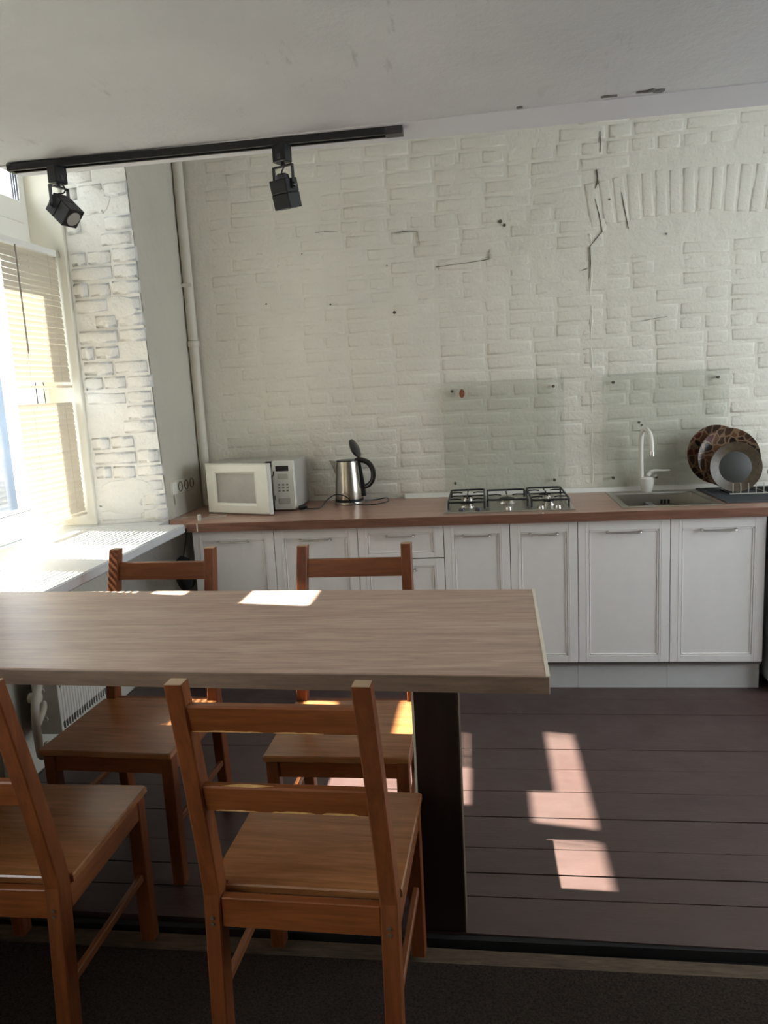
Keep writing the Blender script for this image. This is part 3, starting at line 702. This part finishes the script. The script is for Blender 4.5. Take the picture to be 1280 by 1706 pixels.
obj('spout', tube([(2.290, .535, .955), (2.286, .535, 1.02), (2.284, .53, 1.14), (2.286, .52, 1.195), (2.295, .485, 1.222), (2.305, .43, 1.205), (2.309, .40, 1.16), (2.310, .392, 1.110)], lambda q: .0125 - .002 * q, 12), 'ceramic', t, smooth=True)
obj('nozzle', lathe([(.006, 0), (.0125, 0), (.0125, .022), (.006, .022)], 14, Matrix.Translation((2.310, .392, 1.090))), 'chrome', t, smooth=True)
lv = obj('lever', tube([(2.322, .53, .975), (2.332, .525, .992), (2.352, .518, 1.000), (2.385, .51, 1.000), (2.425, .50, 1.001)], lambda q: .016 * (1 - q) + .0065 * q, 10, flat=.7), 'ceramic', t, smooth=True)
obj('lever_cap', lathe([(.004, 0), (.016, 0), (.015, .014), (.004, .018)], 16, Matrix.Translation((2.352, .525, .965)) @ Matrix.Rotation(1.1, 4, 'Y')), 'chrome', t, smooth=True)

# splashback glass
for (x0, x1, z0, z1, lb) in ((1.25, 1.898, .915, 1.508, 'clear glass splashback panel screwed to the bricks behind the hob'), (2.098, 2.735, .915, 1.512, 'clear glass splashback panel screwed to the bricks behind the sink')):
    t = thing('glass_splashback', lb, 'splashback', ((x0 + x1) / 2, .60, z0))
    obj('pane', box(x0, x1, .587, .592, z0, z1, bev=.0008), 'splash', t)
    for (x, z) in ((x0 + .055, z1 - .045), (x1 - .055, z1 - .045), (x0 + .055, z0 + .045), (x1 - .055, z0 + .045)):
        obj('screw', lathe([(.003, 0), (.008, 0), (.0075, .004), (.003, .005)], 12, Matrix.Translation((x, .5865, z)) @ Matrix.Rotation(math.pi / 2, 4, 'X')), 'screw', t)
        obj('standoff', lathe([(.004, 0), (.006, 0), (.006, .020), (.004, .020)], 10, Matrix.Translation((x, .592, z)) @ Matrix.Rotation(-math.pi / 2, 4, 'X')), 'screw', t)
k_ = obj('wall_cap', lathe([(.004, 0), (.020, 0), (.018, .008), (.004, .010)], 18, Matrix.Translation((1.358, .5865, 1.449)) @ Matrix.Rotation(math.pi / 2, 4, 'X') @ Matrix.Diagonal((.75, 1.2, 1, 1))), 'brownplug', smooth=True)
tag(k_, 'small oval rusty brown cap on the glass behind the hob', 'cap')

# ------------------------------------------------------------------ drying mat and dishes
mt_ = obj('drying_mat', bm_prism(bmesh.new(), [(2.585, .10, .8872), (3.05, .10, .8872), (3.05, .575, .8872), (2.572, .575, .8872)], [(2.589, .104, .8925), (3.046, .104, .8925), (3.046, .571, .8925), (2.576, .571, .8925)]), 'mat_rubber')
bmm = bmesh.new()
for k in range(22): bm_box(bmm, 2.60, 3.03, .12 + k * .02, .127 + k * .02, .8924, .8938)
obj('rib', bmm, 'mat_rubber', mt_)
tag(mt_, 'dark grey drying mat on the worktop right of the sink', 'mat')
t = thing('dish_rack', 'small clear wire dish rack holding the plates upright', 'rack', (2.74, .37, .894))
obj('base_frame', tube([(2.66, .30, .898), (2.84, .30, .898), (2.84, .46, .898), (2.66, .46, .898)], .0028, 6, 1, closed=True), 'clear', t)
for k in range(5):
    x = 2.675 + k * .036
    obj('prong', tube([(x, .30, .898), (x, .298, .925), (x, .302, .95)], .002, 6, 2), 'clear', t)
    obj('prong', tube([(x, .46, .898), (x, .46, .96)], .002, 6, 1), 'clear', t)
def plate(name, label, cat, c, r_, tilt, yaw, prof, mat, inner=None, grp=None):
    mt = Matrix.Translation(c) @ Matrix.Rotation(yaw, 4, 'Z') @ Matrix.Rotation(math.pi / 2 + tilt, 4, 'X')
    t_ = thing(name, label, cat, (c[0], c[1], c[2] - r_), 0, grp)
    obj('dish', lathe([(a * r_, b * r_) for a, b in prof], 48, mt), mat, t_, smooth=True)
    if inner: obj('well', lathe([(.002, inner[1] * r_), (inner[0] * r_, inner[1] * r_), (inner[0] * r_ * .96, inner[1] * r_ + .002), (.002, inner[1] * r_ + .0021)], 40, mt), 'darkplate', t_, smooth=True)
    return t_
PL = [(.02, -.10), (.55, -.10), (.62, -.07), (1.0, .06), (.99, .08), (.64, -.03), (.56, -.06), (.02, -.06)]
plate('patterned_plate', 'large brown patterned plate at the back of the dish rack, shifted left', 'plate', (2.652, .500, 1.075), .152, -.16, .10, PL, 'pattern', None, 'patterned plates in the rack')
plate('patterned_plate', 'brown patterned plate leaning in front of the larger patterned one', 'plate', (2.693, .435, 1.062), .152, -.16, .0, PL, 'pattern', None, 'patterned plates in the rack')
plate('dark_centred_plate', 'smaller olive rimmed plate with a dark grey centre at the front of the rack', 'plate', (2.712, .385, 1.020), .125, -.14, -.02, PL, 'olive', (.66, -.052))
t = thing('saucepan', 'pale rimmed dark pot at the right edge past the plates', 'pot', (2.975, .40, .894))
obj('pot', lathe([(.01, 0), (.085, 0), (.092, .006), (.095, .085), (.090, .085), (.087, .01), (.01, .008)], 32, Matrix.Translation((2.975, .40, .8942))), 'dgrey', t, smooth=True)
obj('rim', lathe([(.089, 0), (.100, .0), (.104, .012), (.100, .020), (.088, .018)], 32, Matrix.Translation((2.975, .40, .975))), 'ceramic', t, smooth=True)

# ------------------------------------------------------------------ microwave (door ajar)
t = thing('microwave', 'white microwave oven with its door ajar on the left of the worktop', 'microwave', (.24, .42, .885))
MX0, MX1, MY0, MY1, MZ0, MZ1 = .004, .476, .285, .575, .895, 1.150
obj('body', boxes([(MX0, MX0 + .02, MY0 + .015, MY1, MZ0, MZ1), (MX1 - .125, MX1, MY0 + .015, MY1, MZ0, MZ1), (MX0 + .02, MX1 - .125, MY0 + .015, MY1, MZ0, MZ0 + .03), (MX0 + .02, MX1 - .125, MY0 + .015, MY1, MZ1 - .03, MZ1), (MX0 + .02, MX1 - .125, MY1 - .02, MY1, MZ0 + .03, MZ1 - .03)], bev=.0025), 'mgrey', t)
obj('cavity_frame', boxes([(MX0, MX1 - .12, MY0 + .010, MY0 + .016, MZ0, MZ0 + .032), (MX0, MX1 - .12, MY0 + .010, MY0 + .016, MZ1 - .03, MZ1), (MX0, MX0 + .03, MY0 + .010, MY0 + .016, MZ0, MZ1), (MX1 - .155, MX1 - .11, MY0 + .010, MY0 + .016, MZ0, MZ1)]), 'mgrey', t)
cp_ = obj('control_panel', box(MX1 - .118, MX1, MY0 - .012, MY0 + .015, MZ0 - .002, MZ1 + .002, bev=.004), 'mwhite', t)
obj('display', box(MX1 - .098, MX1 - .028, MY0 - .0135, MY0 - .010, MZ1 - .052, MZ1 - .024, bev=.001), 'display', cp_)
obj('button', box(MX1 - .088, MX1 - .032, MY0 - .0145, MY0 - .010, MZ1 - .092, MZ1 - .064, bev=.002), 'button', cp_)
for r_ in range(3):
    for c_ in range(3):
        obj('button', box(MX1 - .090 + c_ * .022, MX1 - .078 + c_ * .022, MY0 - .0138, MY0 - .010, MZ1 - .128 - r_ * .016, MZ1 - .119 - r_ * .016, bev=.001), 'panelprint', cp_)
obj('button', box(MX1 - .092, MX1 - .028, MY0 - .0145, MY0 - .010, MZ0 + .028, MZ0 + .060, bev=.003), 'mgrey', cp_)
obj('latch_slot', boxes([(MX1 - .112, MX1 - .108, MY0 - .0136, MY0 - .011, MZ1 - .075, MZ1 - .05), (MX1 - .112, MX1 - .108, MY0 - .0136, MY0 - .011, MZ0 + .05, MZ0 + .075)]), 'void', cp_)
DL = .402; da = -math.radians(19)
mt = Matrix.Translation((MX0 + .004, MY0 + .006, 0)) @ Matrix.Rotation(da, 4, 'Z')
bm = bmesh.new(); z0, z1 = MZ0 - .004, MZ1 + .004; wx0, wx1, wz0, wz1 = .066, DL - .088, z0 + .056, z1 - .052
def dl(i, y): return [(i, y, z0 + i), (DL - i, y, z0 + i), (DL - i, y, z1 - i), (i, y, z1 - i)]
def wl_(i, y): return [(wx0 - i, y, wz0 - i), (wx1 + i, y, wz0 - i), (wx1 + i, y, wz1 + i), (wx0 - i, y, wz1 + i)]
bm_loft(bm, [[mt @ Vector(p) for p in l] for l in (dl(.004, 0), dl(0, -.006), dl(0, -.026), dl(.006, -.034), wl_(.012, -.036), wl_(.0, -.030), wl_(0, -.001))], caps=False, closed=True)
dr = obj('door', bm, 'mwhite', t)
obj('door_window', box(wx0 - .002, wx1 + .002, -.022, -.012, wz0 - .002, wz1 + .002, mt=mt), 'panelwin' if 'panelwin' in M else 'lens', dr)
obj('door_seal', box(.02, DL - .02, -.004, .006, z0 + .02, z1 - .02, mt=mt), 'mgrey', dr)
for zz in (z0 + .055, z1 - .075): obj('latch_hook', box(DL - .016, DL - .008, .0, .024, zz, zz + .007, mt=mt), 'blackplastic', dr)
for (x, y) in ((MX0 + .03, MY0 + .03), (MX1 - .03, MY0 + .03), (MX0 + .03, MY1 - .03), (MX1 - .03, MY1 - .03)):
    obj('foot', lathe([(.003, 0), (.010, 0), (.010, .011), (.003, .011)], 12, Matrix.Translation((x, y, .8852))), 'blackplastic', t)

# ------------------------------------------------------------------ kettle
KX, KY = .728, .47
t = thing('kettle', 'brushed steel electric kettle with its lid open on the worktop', 'kettle', (KX, KY, .885))
b = obj('power_base', lathe([(.02, 0), (.080, 0), (.082, .006), (.080, .014), (.072, .018), (.02, .018)], 36, Matrix.Translation((KX, KY, .8853))), 'steel', t, smooth=True)
prof = [(.01, 0), (.076, 0), (.077, .006), (.0745, .06), (.069, .13), (.061, .20), (.059, .214), (.055, .214), (.056, .205), (.01, .19)]
obj('body', lathe(prof, 40, Matrix.Translation((KX, KY, .906))), 'kettle', t, smooth=True)
obj('base_ring', lathe([(.07, 0), (.0785, 0), (.0785, .012), (.07, .012)], 36, Matrix.Translation((KX, KY, .9035))), 'blackplastic', t, smooth=True)
bm = bmesh.new()
sp = [[(KX - .052, KY - .028 * s_, 1.045), (KX - .052, KY + .028 * s_, 1.045), (KX - .066, KY + .003, 1.030), (KX - .066, KY - .003, 1.030)] for s_ in (1,)]
bm_loft(bm, [[(KX - .050, KY - .030, 1.118), (KX - .050, KY + .030, 1.118), (KX - .100, KY + .006, 1.126), (KX - .100, KY - .006, 1.126)], [(KX - .052, KY - .024, 1.075), (KX - .052, KY + .024, 1.075), (KX - .080, KY + .005, 1.080), (KX - .080, KY - .005, 1.080)], [(KX - .058, KY - .008, 1.03), (KX - .058, KY + .008, 1.03), (KX - .066, KY + .003, 1.035), (KX - .066, KY - .003, 1.035)]])
obj('spout', bm, 'kettle', t)
obj('rim', lathe([(.050, 0), (.0605, 0), (.0605, .006), (.050, .006)], 36, Matrix.Translation((KX, KY, 1.119))), 'blackplastic', t, smooth=True)
h_ = obj('handle', tube([(KX + .045, KY, 1.118), (KX + .075, KY, 1.122), (KX + .115, KY - .004, 1.105), (KX + .138, KY - .006, 1.065), (KX + .135, KY - .006, 1.015), (KX + .112, KY - .003, .985), (KX + .085, KY, .975)], lambda q: .0135 - .004 * abs(q - .3), 12, flat=1.3), 'blackplastic', t, smooth=True)
obj('handle_spine', tube([(KX + .056, KY, 1.120), (KX + .066, KY, 1.06), (KX + .074, KY, 1.0), (KX + .080, KY, .925)], .0135, 8, flat=1.2), 'blackplastic', t, smooth=True)
mt = Matrix.Translation((KX + .062, KY, 1.132)) @ Matrix.Rotation(math.radians(-9), 4, 'Z') @ Matrix.Rotation(math.radians(66), 4, 'Y')
obj('lid', lathe([(.004, 0), (.050, 0), (.055, .004), (.054, .012), (.040, .018), (.004, .020)], 30, mt @ Matrix.Translation((-.056, 0, 0))), 'blackplastic', t, smooth=True)
obj('lid_inner', lathe([(.004, -.006), (.040, -.006), (.043, -.0005), (.004, -.0005)], 28, mt @ Matrix.Translation((-.056, 0, 0))), 'kettle', t, smooth=True)
zc = .8915
obj('cord', tube([(KX + .078, KY + .02, zc + .004), (KX + .13, KY + .06, zc), (KX + .20, KY + .04, zc + .012), (KX + .215, KY - .04, zc + .004), (KX + .15, KY - .10, zc), (KX + .06, KY - .115, zc + .006), (KX + .0, KY - .12, zc + .05), (KX - .05, KY - .125, zc + .062), (KX - .10, KY - .12, zc + .035), (KX - .13, KY - .15, zc), (KX - .17, KY - .18, zc), (KX - .20, KY - .19, zc + .003)], .0030, 7, 6), 'blackplastic', t, smooth=True)
obj('plug', lathe([(.004, 0), (.012, 0), (.014, .012), (.012, .032), (.005, .045)], 14, Matrix.Translation((KX - .238, KY - .195, .9005)) @ Matrix.Rotation(math.radians(85), 4, 'Y')), 'blackplastic', t, smooth=True)

# small adapter with thin wires on the left corner of the worktop
t = thing('string_light_adapter', 'small pale plug with thin clear wires on the worktop corner', 'adapter', (.02, .10, .885))
obj('housing', lathe([(.003, 0), (.010, 0), (.011, .012), (.010, .030), (.003, .033)], 14, Matrix.Translation((.022, .06, .8853))), 'clear', t, smooth=True)
obj('wire', tube([(.022, .06, .905), (.0, .12, .892), (-.05, .16, .889), (-.10, .13, .889)], .0016, 6), 'clear', t)
obj('wire', tube([(.022, .06, .893), (.06, .14, .888), (.12, .16, .889), (.10, .24, .888), (.02, .22, .888)], .0016, 6), 'clear', t)
obj('wire', tube([(.03, .06, .890), (.08, .10, .888), (.13, .15, .888)], .0016, 6), 'clear', t)

# ------------------------------------------------------------------ track with two spotlights
TZ = CEIL - .0045
t = thing('lighting_track', 'long black lighting track screwed along the ceiling edge', 'track', (.56, -1.0, TZ))
TXA, TXB = -.108, 1.236; TY0, TY1 = -1.022, -.984
bm = boxes([(TXA, TXB, TY0, TY0 + .008, TZ - .022, TZ), (TXA, TXB, TY1 - .008, TY1, TZ - .022, TZ), (TXA, TXB, TY0 + .008, TY1 - .008, TZ - .006, TZ)])
mtk = Matrix.Translation((TXA, 0, 0)) @ Matrix.Identity(4)
obj('channel', bm, 'black', t)
obj('contact_rail', boxes([(TXA + .02, TXB - .05, TY0 + .009, TY0 + .011, TZ - .016, TZ - .012), (TXA + .02, TXB - .05, TY1 - .011, TY1 - .009, TZ - .016, TZ - .012)]), 'handle', t)
obj('feed_box', box(TXB - .055, TXB + .002, TY0 - .001, TY1 + .001, TZ - .0235, TZ, bev=.001), 'dgrey', t)
obj('end_cap', box(TXA - .003, TXA + .012, TY0 - .001, TY1 + .001, TZ - .023, TZ, bev=.001), 'black', t)
def spot(label, x, yaw, tilt, drop=.03):
    """track adapter, U-shaped yoke, square finned head"""
    t_ = thing('track_spotlight', label, 'spotlight', (x, -1.003, TZ - .018), yaw, 'spotlights on the black ceiling track')
    # local coordinates: z down negative from the track
    o_ = obj('adapter', box(-.026, .026, -.019, .019, -.055, .0, bev=.002), 'black', t_, world=False)
    obj('adapter_lever', box(-.006, .010, -.022, -.018, -.045, -.030, bev=.001), 'dgrey', o_, world=False)
    hy = -.128
    bm_ = bmesh.new()
    bm_tube(bm_, [(0, 0, -.052), (0, 0, -.064)], .006, 10, 1)
    bm_box(bm_, -.036, .036, -.006, .006, -.068, -.064)
    bm_box(bm_, -.040, -.037, -.006, .006, hy - .012, -.064); bm_box(bm_, .037, .040, -.006, .006, hy - .012, -.064)
    y_ = obj('yoke', bm_, 'black', t_, world=False)
    for s_ in (-1, 1): obj('knob', lathe([(.002, 0), (.008, 0), (.007, .007), (.002, .008)], 12, Matrix.Translation((.040 * s_, 0, hy)) @ Matrix.Rotation(math.pi / 2 * s_, 4, 'Y')), 'black', y_, world=False)
    R_ = Matrix.Translation((0, 0, hy)) @ Matrix.Rotation(tilt, 4, 'X')
    h = .033
    hd_ = bmesh.new(); bm_box(hd_, -h, h, -h, h, -.020, .022, bev=.002, mt=R_); bm_box(hd_, -h, h, -h, h, -.068, -.0215, bev=.002, mt=R_)
    bm_box(hd_, -h + .003, h - .003, -h + .003, h - .003, -.024, -.018, mt=R_)
    H = obj('head', hd_, 'black', t_, world=False)
    obj('rear_cap', lathe([(.004, 0), (.024, 0), (.022, .012), (.012, .018), (.004, .018)], 18, R_ @ Matrix.Translation((0, 0, .022))), 'dgrey', H, world=False, smooth=True)
    obj('bezel', lathe([(.028, -.0695), (.028, -.066), (.004, -.066), (.004, -.0695)], 4, R_ @ Matrix.Rotation(math.pi / 4, 4, 'Z')), 'dgrey', H, world=False)
    obj('lens', lathe([(.002, -.0702), (.025, -.0702), (.025, -.066), (.002, -.066)], 24, R_), 'lens', H, world=False)
    obj('lamp_cable', tube([(.004, -.004, -.05), (.016, -.012, -.068), (.006, -.014, -.085), (-.006, 0, hy + .040)], .0025, 7), 'blackplastic', t_, world=False, smooth=True)
    return t_
spot('black square spotlight near the window, tilted to show its pale lens', .058, math.radians(74), math.radians(-46))
spot('black square spotlight nearer the middle of the track, in its bracket', .840, math.radians(-24), math.radians(14))

# ------------------------------------------------------------------ table
ZT = .895
C_ = [(-.172, -1.957), (1.579, -2.030), (1.595, -1.360), (-.156, -1.287)]
t = thing('dining_table', 'long grey-brown wood laminate table between the two rows of chairs', 'table', (.71, -1.66, 0))
def inset(p, d, z):
    cx_ = sum(q[0] for q in p) / 4; cy_ = sum(q[1] for q in p) / 4
    return [(q[0] - math.copysign(d, q[0] - cx_), q[1] - math.copysign(d, q[1] - cy_), z) for q in p]
bm = bmesh.new(); bm_loft(bm, [inset(C_, .002, ZT - .040), inset(C_, 0, ZT - .038), inset(C_, 0, ZT - .003), inset(C_, .003, ZT)])
obj('tabletop', bm, 'table', t)
a = Vector((C_[0][0], C_[0][1], 0)); b = Vector((C_[1][0], C_[1][1], 0)); d_ = (b - a).normalized(); n_ = Vector((d_.y, -d_.x, 0)) * .0012
bm = bmesh.new(); bm_prism(bm, [tuple(a + n_ + Vector((0, 0, ZT - .0395))), tuple(b + n_ + Vector((0, 0, ZT - .0395))), tuple(b + Vector((0, 0, ZT - .0395))), tuple(a + Vector((0, 0, ZT - .0395)))], [tuple(a + n_ + Vector((0, 0, ZT - .004))), tuple(b + n_ + Vector((0, 0, ZT - .004))), tuple(b + Vector((0, 0, ZT - .002))), tuple(a + Vector((0, 0, ZT - .002)))])
obj('front_edge_shaded', bm, 'table_edge_shaded', t)  # thin strip carrying the painted shade of the front edge
a = Vector((C_[1][0], C_[1][1], 0)); b = Vector((C_[2][0], C_[2][1], 0)); ex = Vector((.0022, 0, 0))
bm = bmesh.new(); bm_prism(bm, [tuple(a + Vector((-.006, 0, ZT - .0395))), tuple(a + ex + Vector((0, 0, ZT - .0395))), tuple(b + ex + Vector((0, 0, ZT - .0395))), tuple(b + Vector((-.006, 0, ZT - .0395)))], [tuple(a + Vector((-.006, 0, ZT + .0008))), tuple(a + ex + Vector((0, 0, ZT + .0008))), tuple(b + ex + Vector((0, 0, ZT + .0008))), tuple(b + Vector((-.006, 0, ZT + .0008)))])
obj('side_edge_band', bm, 'edge_pale', t, label='pale strip along the right edge of the table')
for (x0, x1) in ((1.252, 1.372), (-.145, -.035)):
    l_ = obj('leg', box(x0, x1, -1.673, -1.565, .0015, ZT - .039, bev=.001), 'darkleg', t)
    obj('edge_strip', boxes([(x0 - .002, x0 + .004, -1.6745, -1.56, .002, ZT - .04)]), 'edge_pale', l_)
    obj('edge_strip', boxes([(x1 - .002, x1 + .0015, -1.6740, -1.56, .002, ZT - .04)]), 'threshold', l_)
obj('rail', box(-.035, 1.252, -1.632, -1.606, ZT - .12, ZT - .04, bev=.001), 'darkleg', t)

# ------------------------------------------------------------------ chairs
def post_y(z):
    """y of the rear post centre; front of the chair is +y"""
    if z < .45: return -.205 + .02 * (z / .45) - .012 * (1 - z / .45)
    q = (z - .45) / .52; return -.185 - 0.108 * q ** 1.15
def chair(name_label):
    t_ = thing('dining_chair', name_label, 'chair', (0, 0, 0), 0, 'varnished pine dining chairs around the table')
    PW, PD = .037, .046; xs = .1935
    def wobj(n, b_, m_, p_=t_, **k): return obj(n, b_, m_, p_, world=False, **k)
    # seat board notched round the posts
    hw, hf = .1755, .218
    sy0, sy1 = -.168, .232
    pts = [(-hw, sy0), (hw, sy0), (hw + .002, sy0 + .010), (hf - .003, sy0 + .012 + .0), (hf, sy1 - .004), (hf - .004, sy1), (-hf + .004, sy1), (-hf, sy1 - .004), (-hf + .003, sy0 + .012), (-hw - .002, sy0 + .010)]
    bm_ = bmesh.new()
    def off(p, d): return [(x - math.copysign(d, x), y - (d if y > 0 else -d)) for x, y in p]
    bm_loft(bm_, [[(x, y, .430) for x, y in off(pts, .002)], [(x, y, .4325) for x, y in pts], [(x, y, .4465) for x, y in pts], [(x, y, .450) for x, y in off(pts, .003)]])
    wobj('seat', bm_, 'chair_seat')
    # rear posts
    for s_ in (-1, 1):
        zs_ = [0, .1, .2, .3, .4, .45, .5, .56, .63, .72, .82, .92, .970]
        L_ = []
        for z in zs_:
            y = post_y(z); d = PD * (1.0 if z < .6 else 1 - .22 * (z - .6) / .37); d = d * (.85 if z < .05 else 1)
            x = s_ * (xs - (.011 * (z - .45) / .52 if z > .45 else 0)); w_ = PW / 2
            c_ = .003
            L_.append([(x - w_ + c_, y - d / 2, z), (x + w_ - c_, y - d / 2, z), (x + w_, y - d / 2 + c_, z), (x + w_, y + d / 2 - c_, z), (x + w_ - c_, y + d / 2, z), (x - w_ + c_, y + d / 2, z), (x - w_, y + d / 2 - c_, z), (x - w_, y - d / 2 + c_, z)])
        bm_ = bmesh.new(); bm_loft(bm_, L_); p_ = wobj('post', bm_, 'chair_z')
        x = s_ * (xs - .011); y = post_y(.97)
        wobj('end_grain', box(x - PW / 2 + .002, x + PW / 2 - .002, y - .016, y + .016, .9695, .9712, bev=.0006), 'endgrain', p_)
        for zb_ in (.385, .400): wobj('bolt', lathe([(.0015, 0), (.0042, 0), (.004, .002), (.0015, .002)], 8, Matrix.Translation((s_ * xs, post_y(.39) - PD / 2 - .0006, zb_)) @ Matrix.Rotation(math.pi / 2, 4, 'X')), 'screw', p_)
    xi = xs - PW / 2 - .0005; xr = xi - .006
    def slat(z0, z1):
        n = 9; L_ = []
        for k in range(n):
            x = -xr + 2 * xr * k / (n - 1)
            y0 = post_y(z0) - .003; y1 = post_y(z1) - .003; h_ = .011
            L_.append([(x, y0 - h_, z0 + .002), (x, y0 - h_ + .002, z0), (x, y0 + h_, z0), (x, y1 + h_, z1 - .002), (x, y1 + h_ - .004, z1), (x, y1 - h_ + .003, z1), (x, y1 - h_, z1 - .004)])
        bm_ = bmesh.new(); return bm_loft(bm_, L_)
    wobj('back_slat', slat(.862, .922), 'chair_x')
    wobj('back_slat', slat(.668, .730), 'chair_x')
    # front legs
    for s_ in (-1, 1): wobj('leg', box(s_ * .195 - .019, s_ * .195 + .019, .180, .218, 0, .430, bev=.0025), 'chair_z')
    # aprons
    wobj('apron', box(-xi, xi, -.204, -.182, .372, .4425, bev=.002), 'chair_x')
    wobj('apron', box(-.176, .176, .190, .210, .372, .430, bev=.001), 'chair_x')
    for s_ in (-1, 1):
        wobj('apron', box(s_ * .202 - .009, s_ * .202 + .009, -.165, .180, .375, .430, bev=.001), 'chair_y')
        wobj('stretcher', box(s_ * .197 - .008, s_ * .197 + .008, -.188, .180, .190, .212, bev=.003), 'chair_y')
    return t_
c1 = chair('varnished pine chair seen from behind in the middle foreground with a chipped lower back slat')
others = [copy_tree(c1) for _ in range(3)]
ZC = -.0045
c1.location = (1.047, -1.943, ZC); c1.rotation_euler.z = math.radians(-1.5)
o2, o3, o4 = others
o2.location = (.285, -1.940, ZC); o2.rotation_euler.z = math.radians(.5); o2['label'] = 'pine chair in the left foreground, partly cut off by the picture edge'
o3.location = (1.004, -1.312, .001); o3.rotation_euler.z = math.radians(180); o3['label'] = 'pine chair beyond the table next to its dark leg, seat in sunlight'
o4.location = (.288, -1.300, .001); o4.rotation_euler.z = math.radians(178); o4['label'] = 'pine chair on the far side of the table in front of the radiator'
# chips on the lower slat of the first chair
def chip(x0, x1, z, h_, seed, y):
    rr = random.Random(seed); n = max(5, int((x1 - x0) / .008)); lo = []; hi = []
    for k in range(n + 1):
        x = x0 + (x1 - x0) * k / n; e = math.sin(math.pi * k / n) ** .5
        lo.append((x, z)); hi.append((x, z + h_ * e * rr.uniform(.35, 1.0) + .0003))
    loop = lo + hi[::-1]
    bm_ = bmesh.new(); bm_prism(bm_, [(x, y - .0008, zz) for x, zz in loop], [(x, y + .002, zz) for x, zz in loop]); obj('bare_chip', bm_, 'chipped', c1, world=False)
yl = post_y(.668) - .003 - .011
chip(-.150, -.060, .6690, .004, 1, yl); chip(-.030, .060, .6690, .006, 2, yl); chip(.075, .150, .6690, .009, 3, yl)
yu = post_y(.862) - .003 - .011
chip(-.165, -.02, .8630, .0035, 4, yu); chip(.0, .10, .8630, .003, 5, yu)
bm = bmesh.new(); bm_prism(bm, [(-.13, post_y(.73) - .012, .7302), (-.06, post_y(.73) - .0135, .7300), (-.02, post_y(.73) - .006, .7302), (-.09, post_y(.73) - .001, .7302)], [(-.13, post_y(.73) - .012, .7308), (-.06, post_y(.73) - .0135, .7306), (-.02, post_y(.73) - .006, .7308), (-.09, post_y(.73) - .001, .7308)]); obj('bare_chip', bm, 'chipped', c1, world=False)

# dark bundle below the sill beside the first cabinet
t = thing('bundled_cloth', 'dark rag bundle hanging by the left end of the cabinets', 'cloth', (-.06, .0, .55))
bm = bmesh.new(); bmesh.ops.create_icosphere(bm, subdivisions=3, radius=.06)
for v_ in bm.verts:
    n_ = noise.noise(v_.co * 22) * .02; v_.co = Vector((v_.co.x * .9, v_.co.y * .8, v_.co.z * 1.5)) * (1 + n_ * 12) + Vector((-.065, .02, .62))
obj('rag', bm, 'void', t, smooth=True)
obj('hook', tube([(-.065, .02, .70), (-.06, .03, .74), (-.05, .04, .80), (-.045, .04, .843)], .004, 6), 'blackplastic', t)

# ------------------------------------------------------------------ outside
t = thing('apartment_building', 'pale apartment building seen through the window glass', 'building', (-16, 6, -3))
obj('wall', box(-19, -16, -14, 26, -3, 5.5), 'ext', t)
wme = None
for i in range(13):
    for j in range(3):
        y = -12.5 + i * 3.0; z = -2 + j * 2.6
        if wme is None:
            o = obj('window', box(-.06, .04, 0, 1.3, 0, 1.5), 'extdark', t, world=False); wme = o.data
        else:
            o = bpy.data.objects.new('window', wme); COL.objects.link(o); o.parent = t
        o.location = (.01, y - 6, z + 3)
obj('roof', box(-19.3, -15.6, -14.3, 26.3, 5.5, 5.8), 'extgrey', t)
g_ = struct('ground', box(-40, -1.6, -30, 40, -3.3, -3.0), 'extgrey')
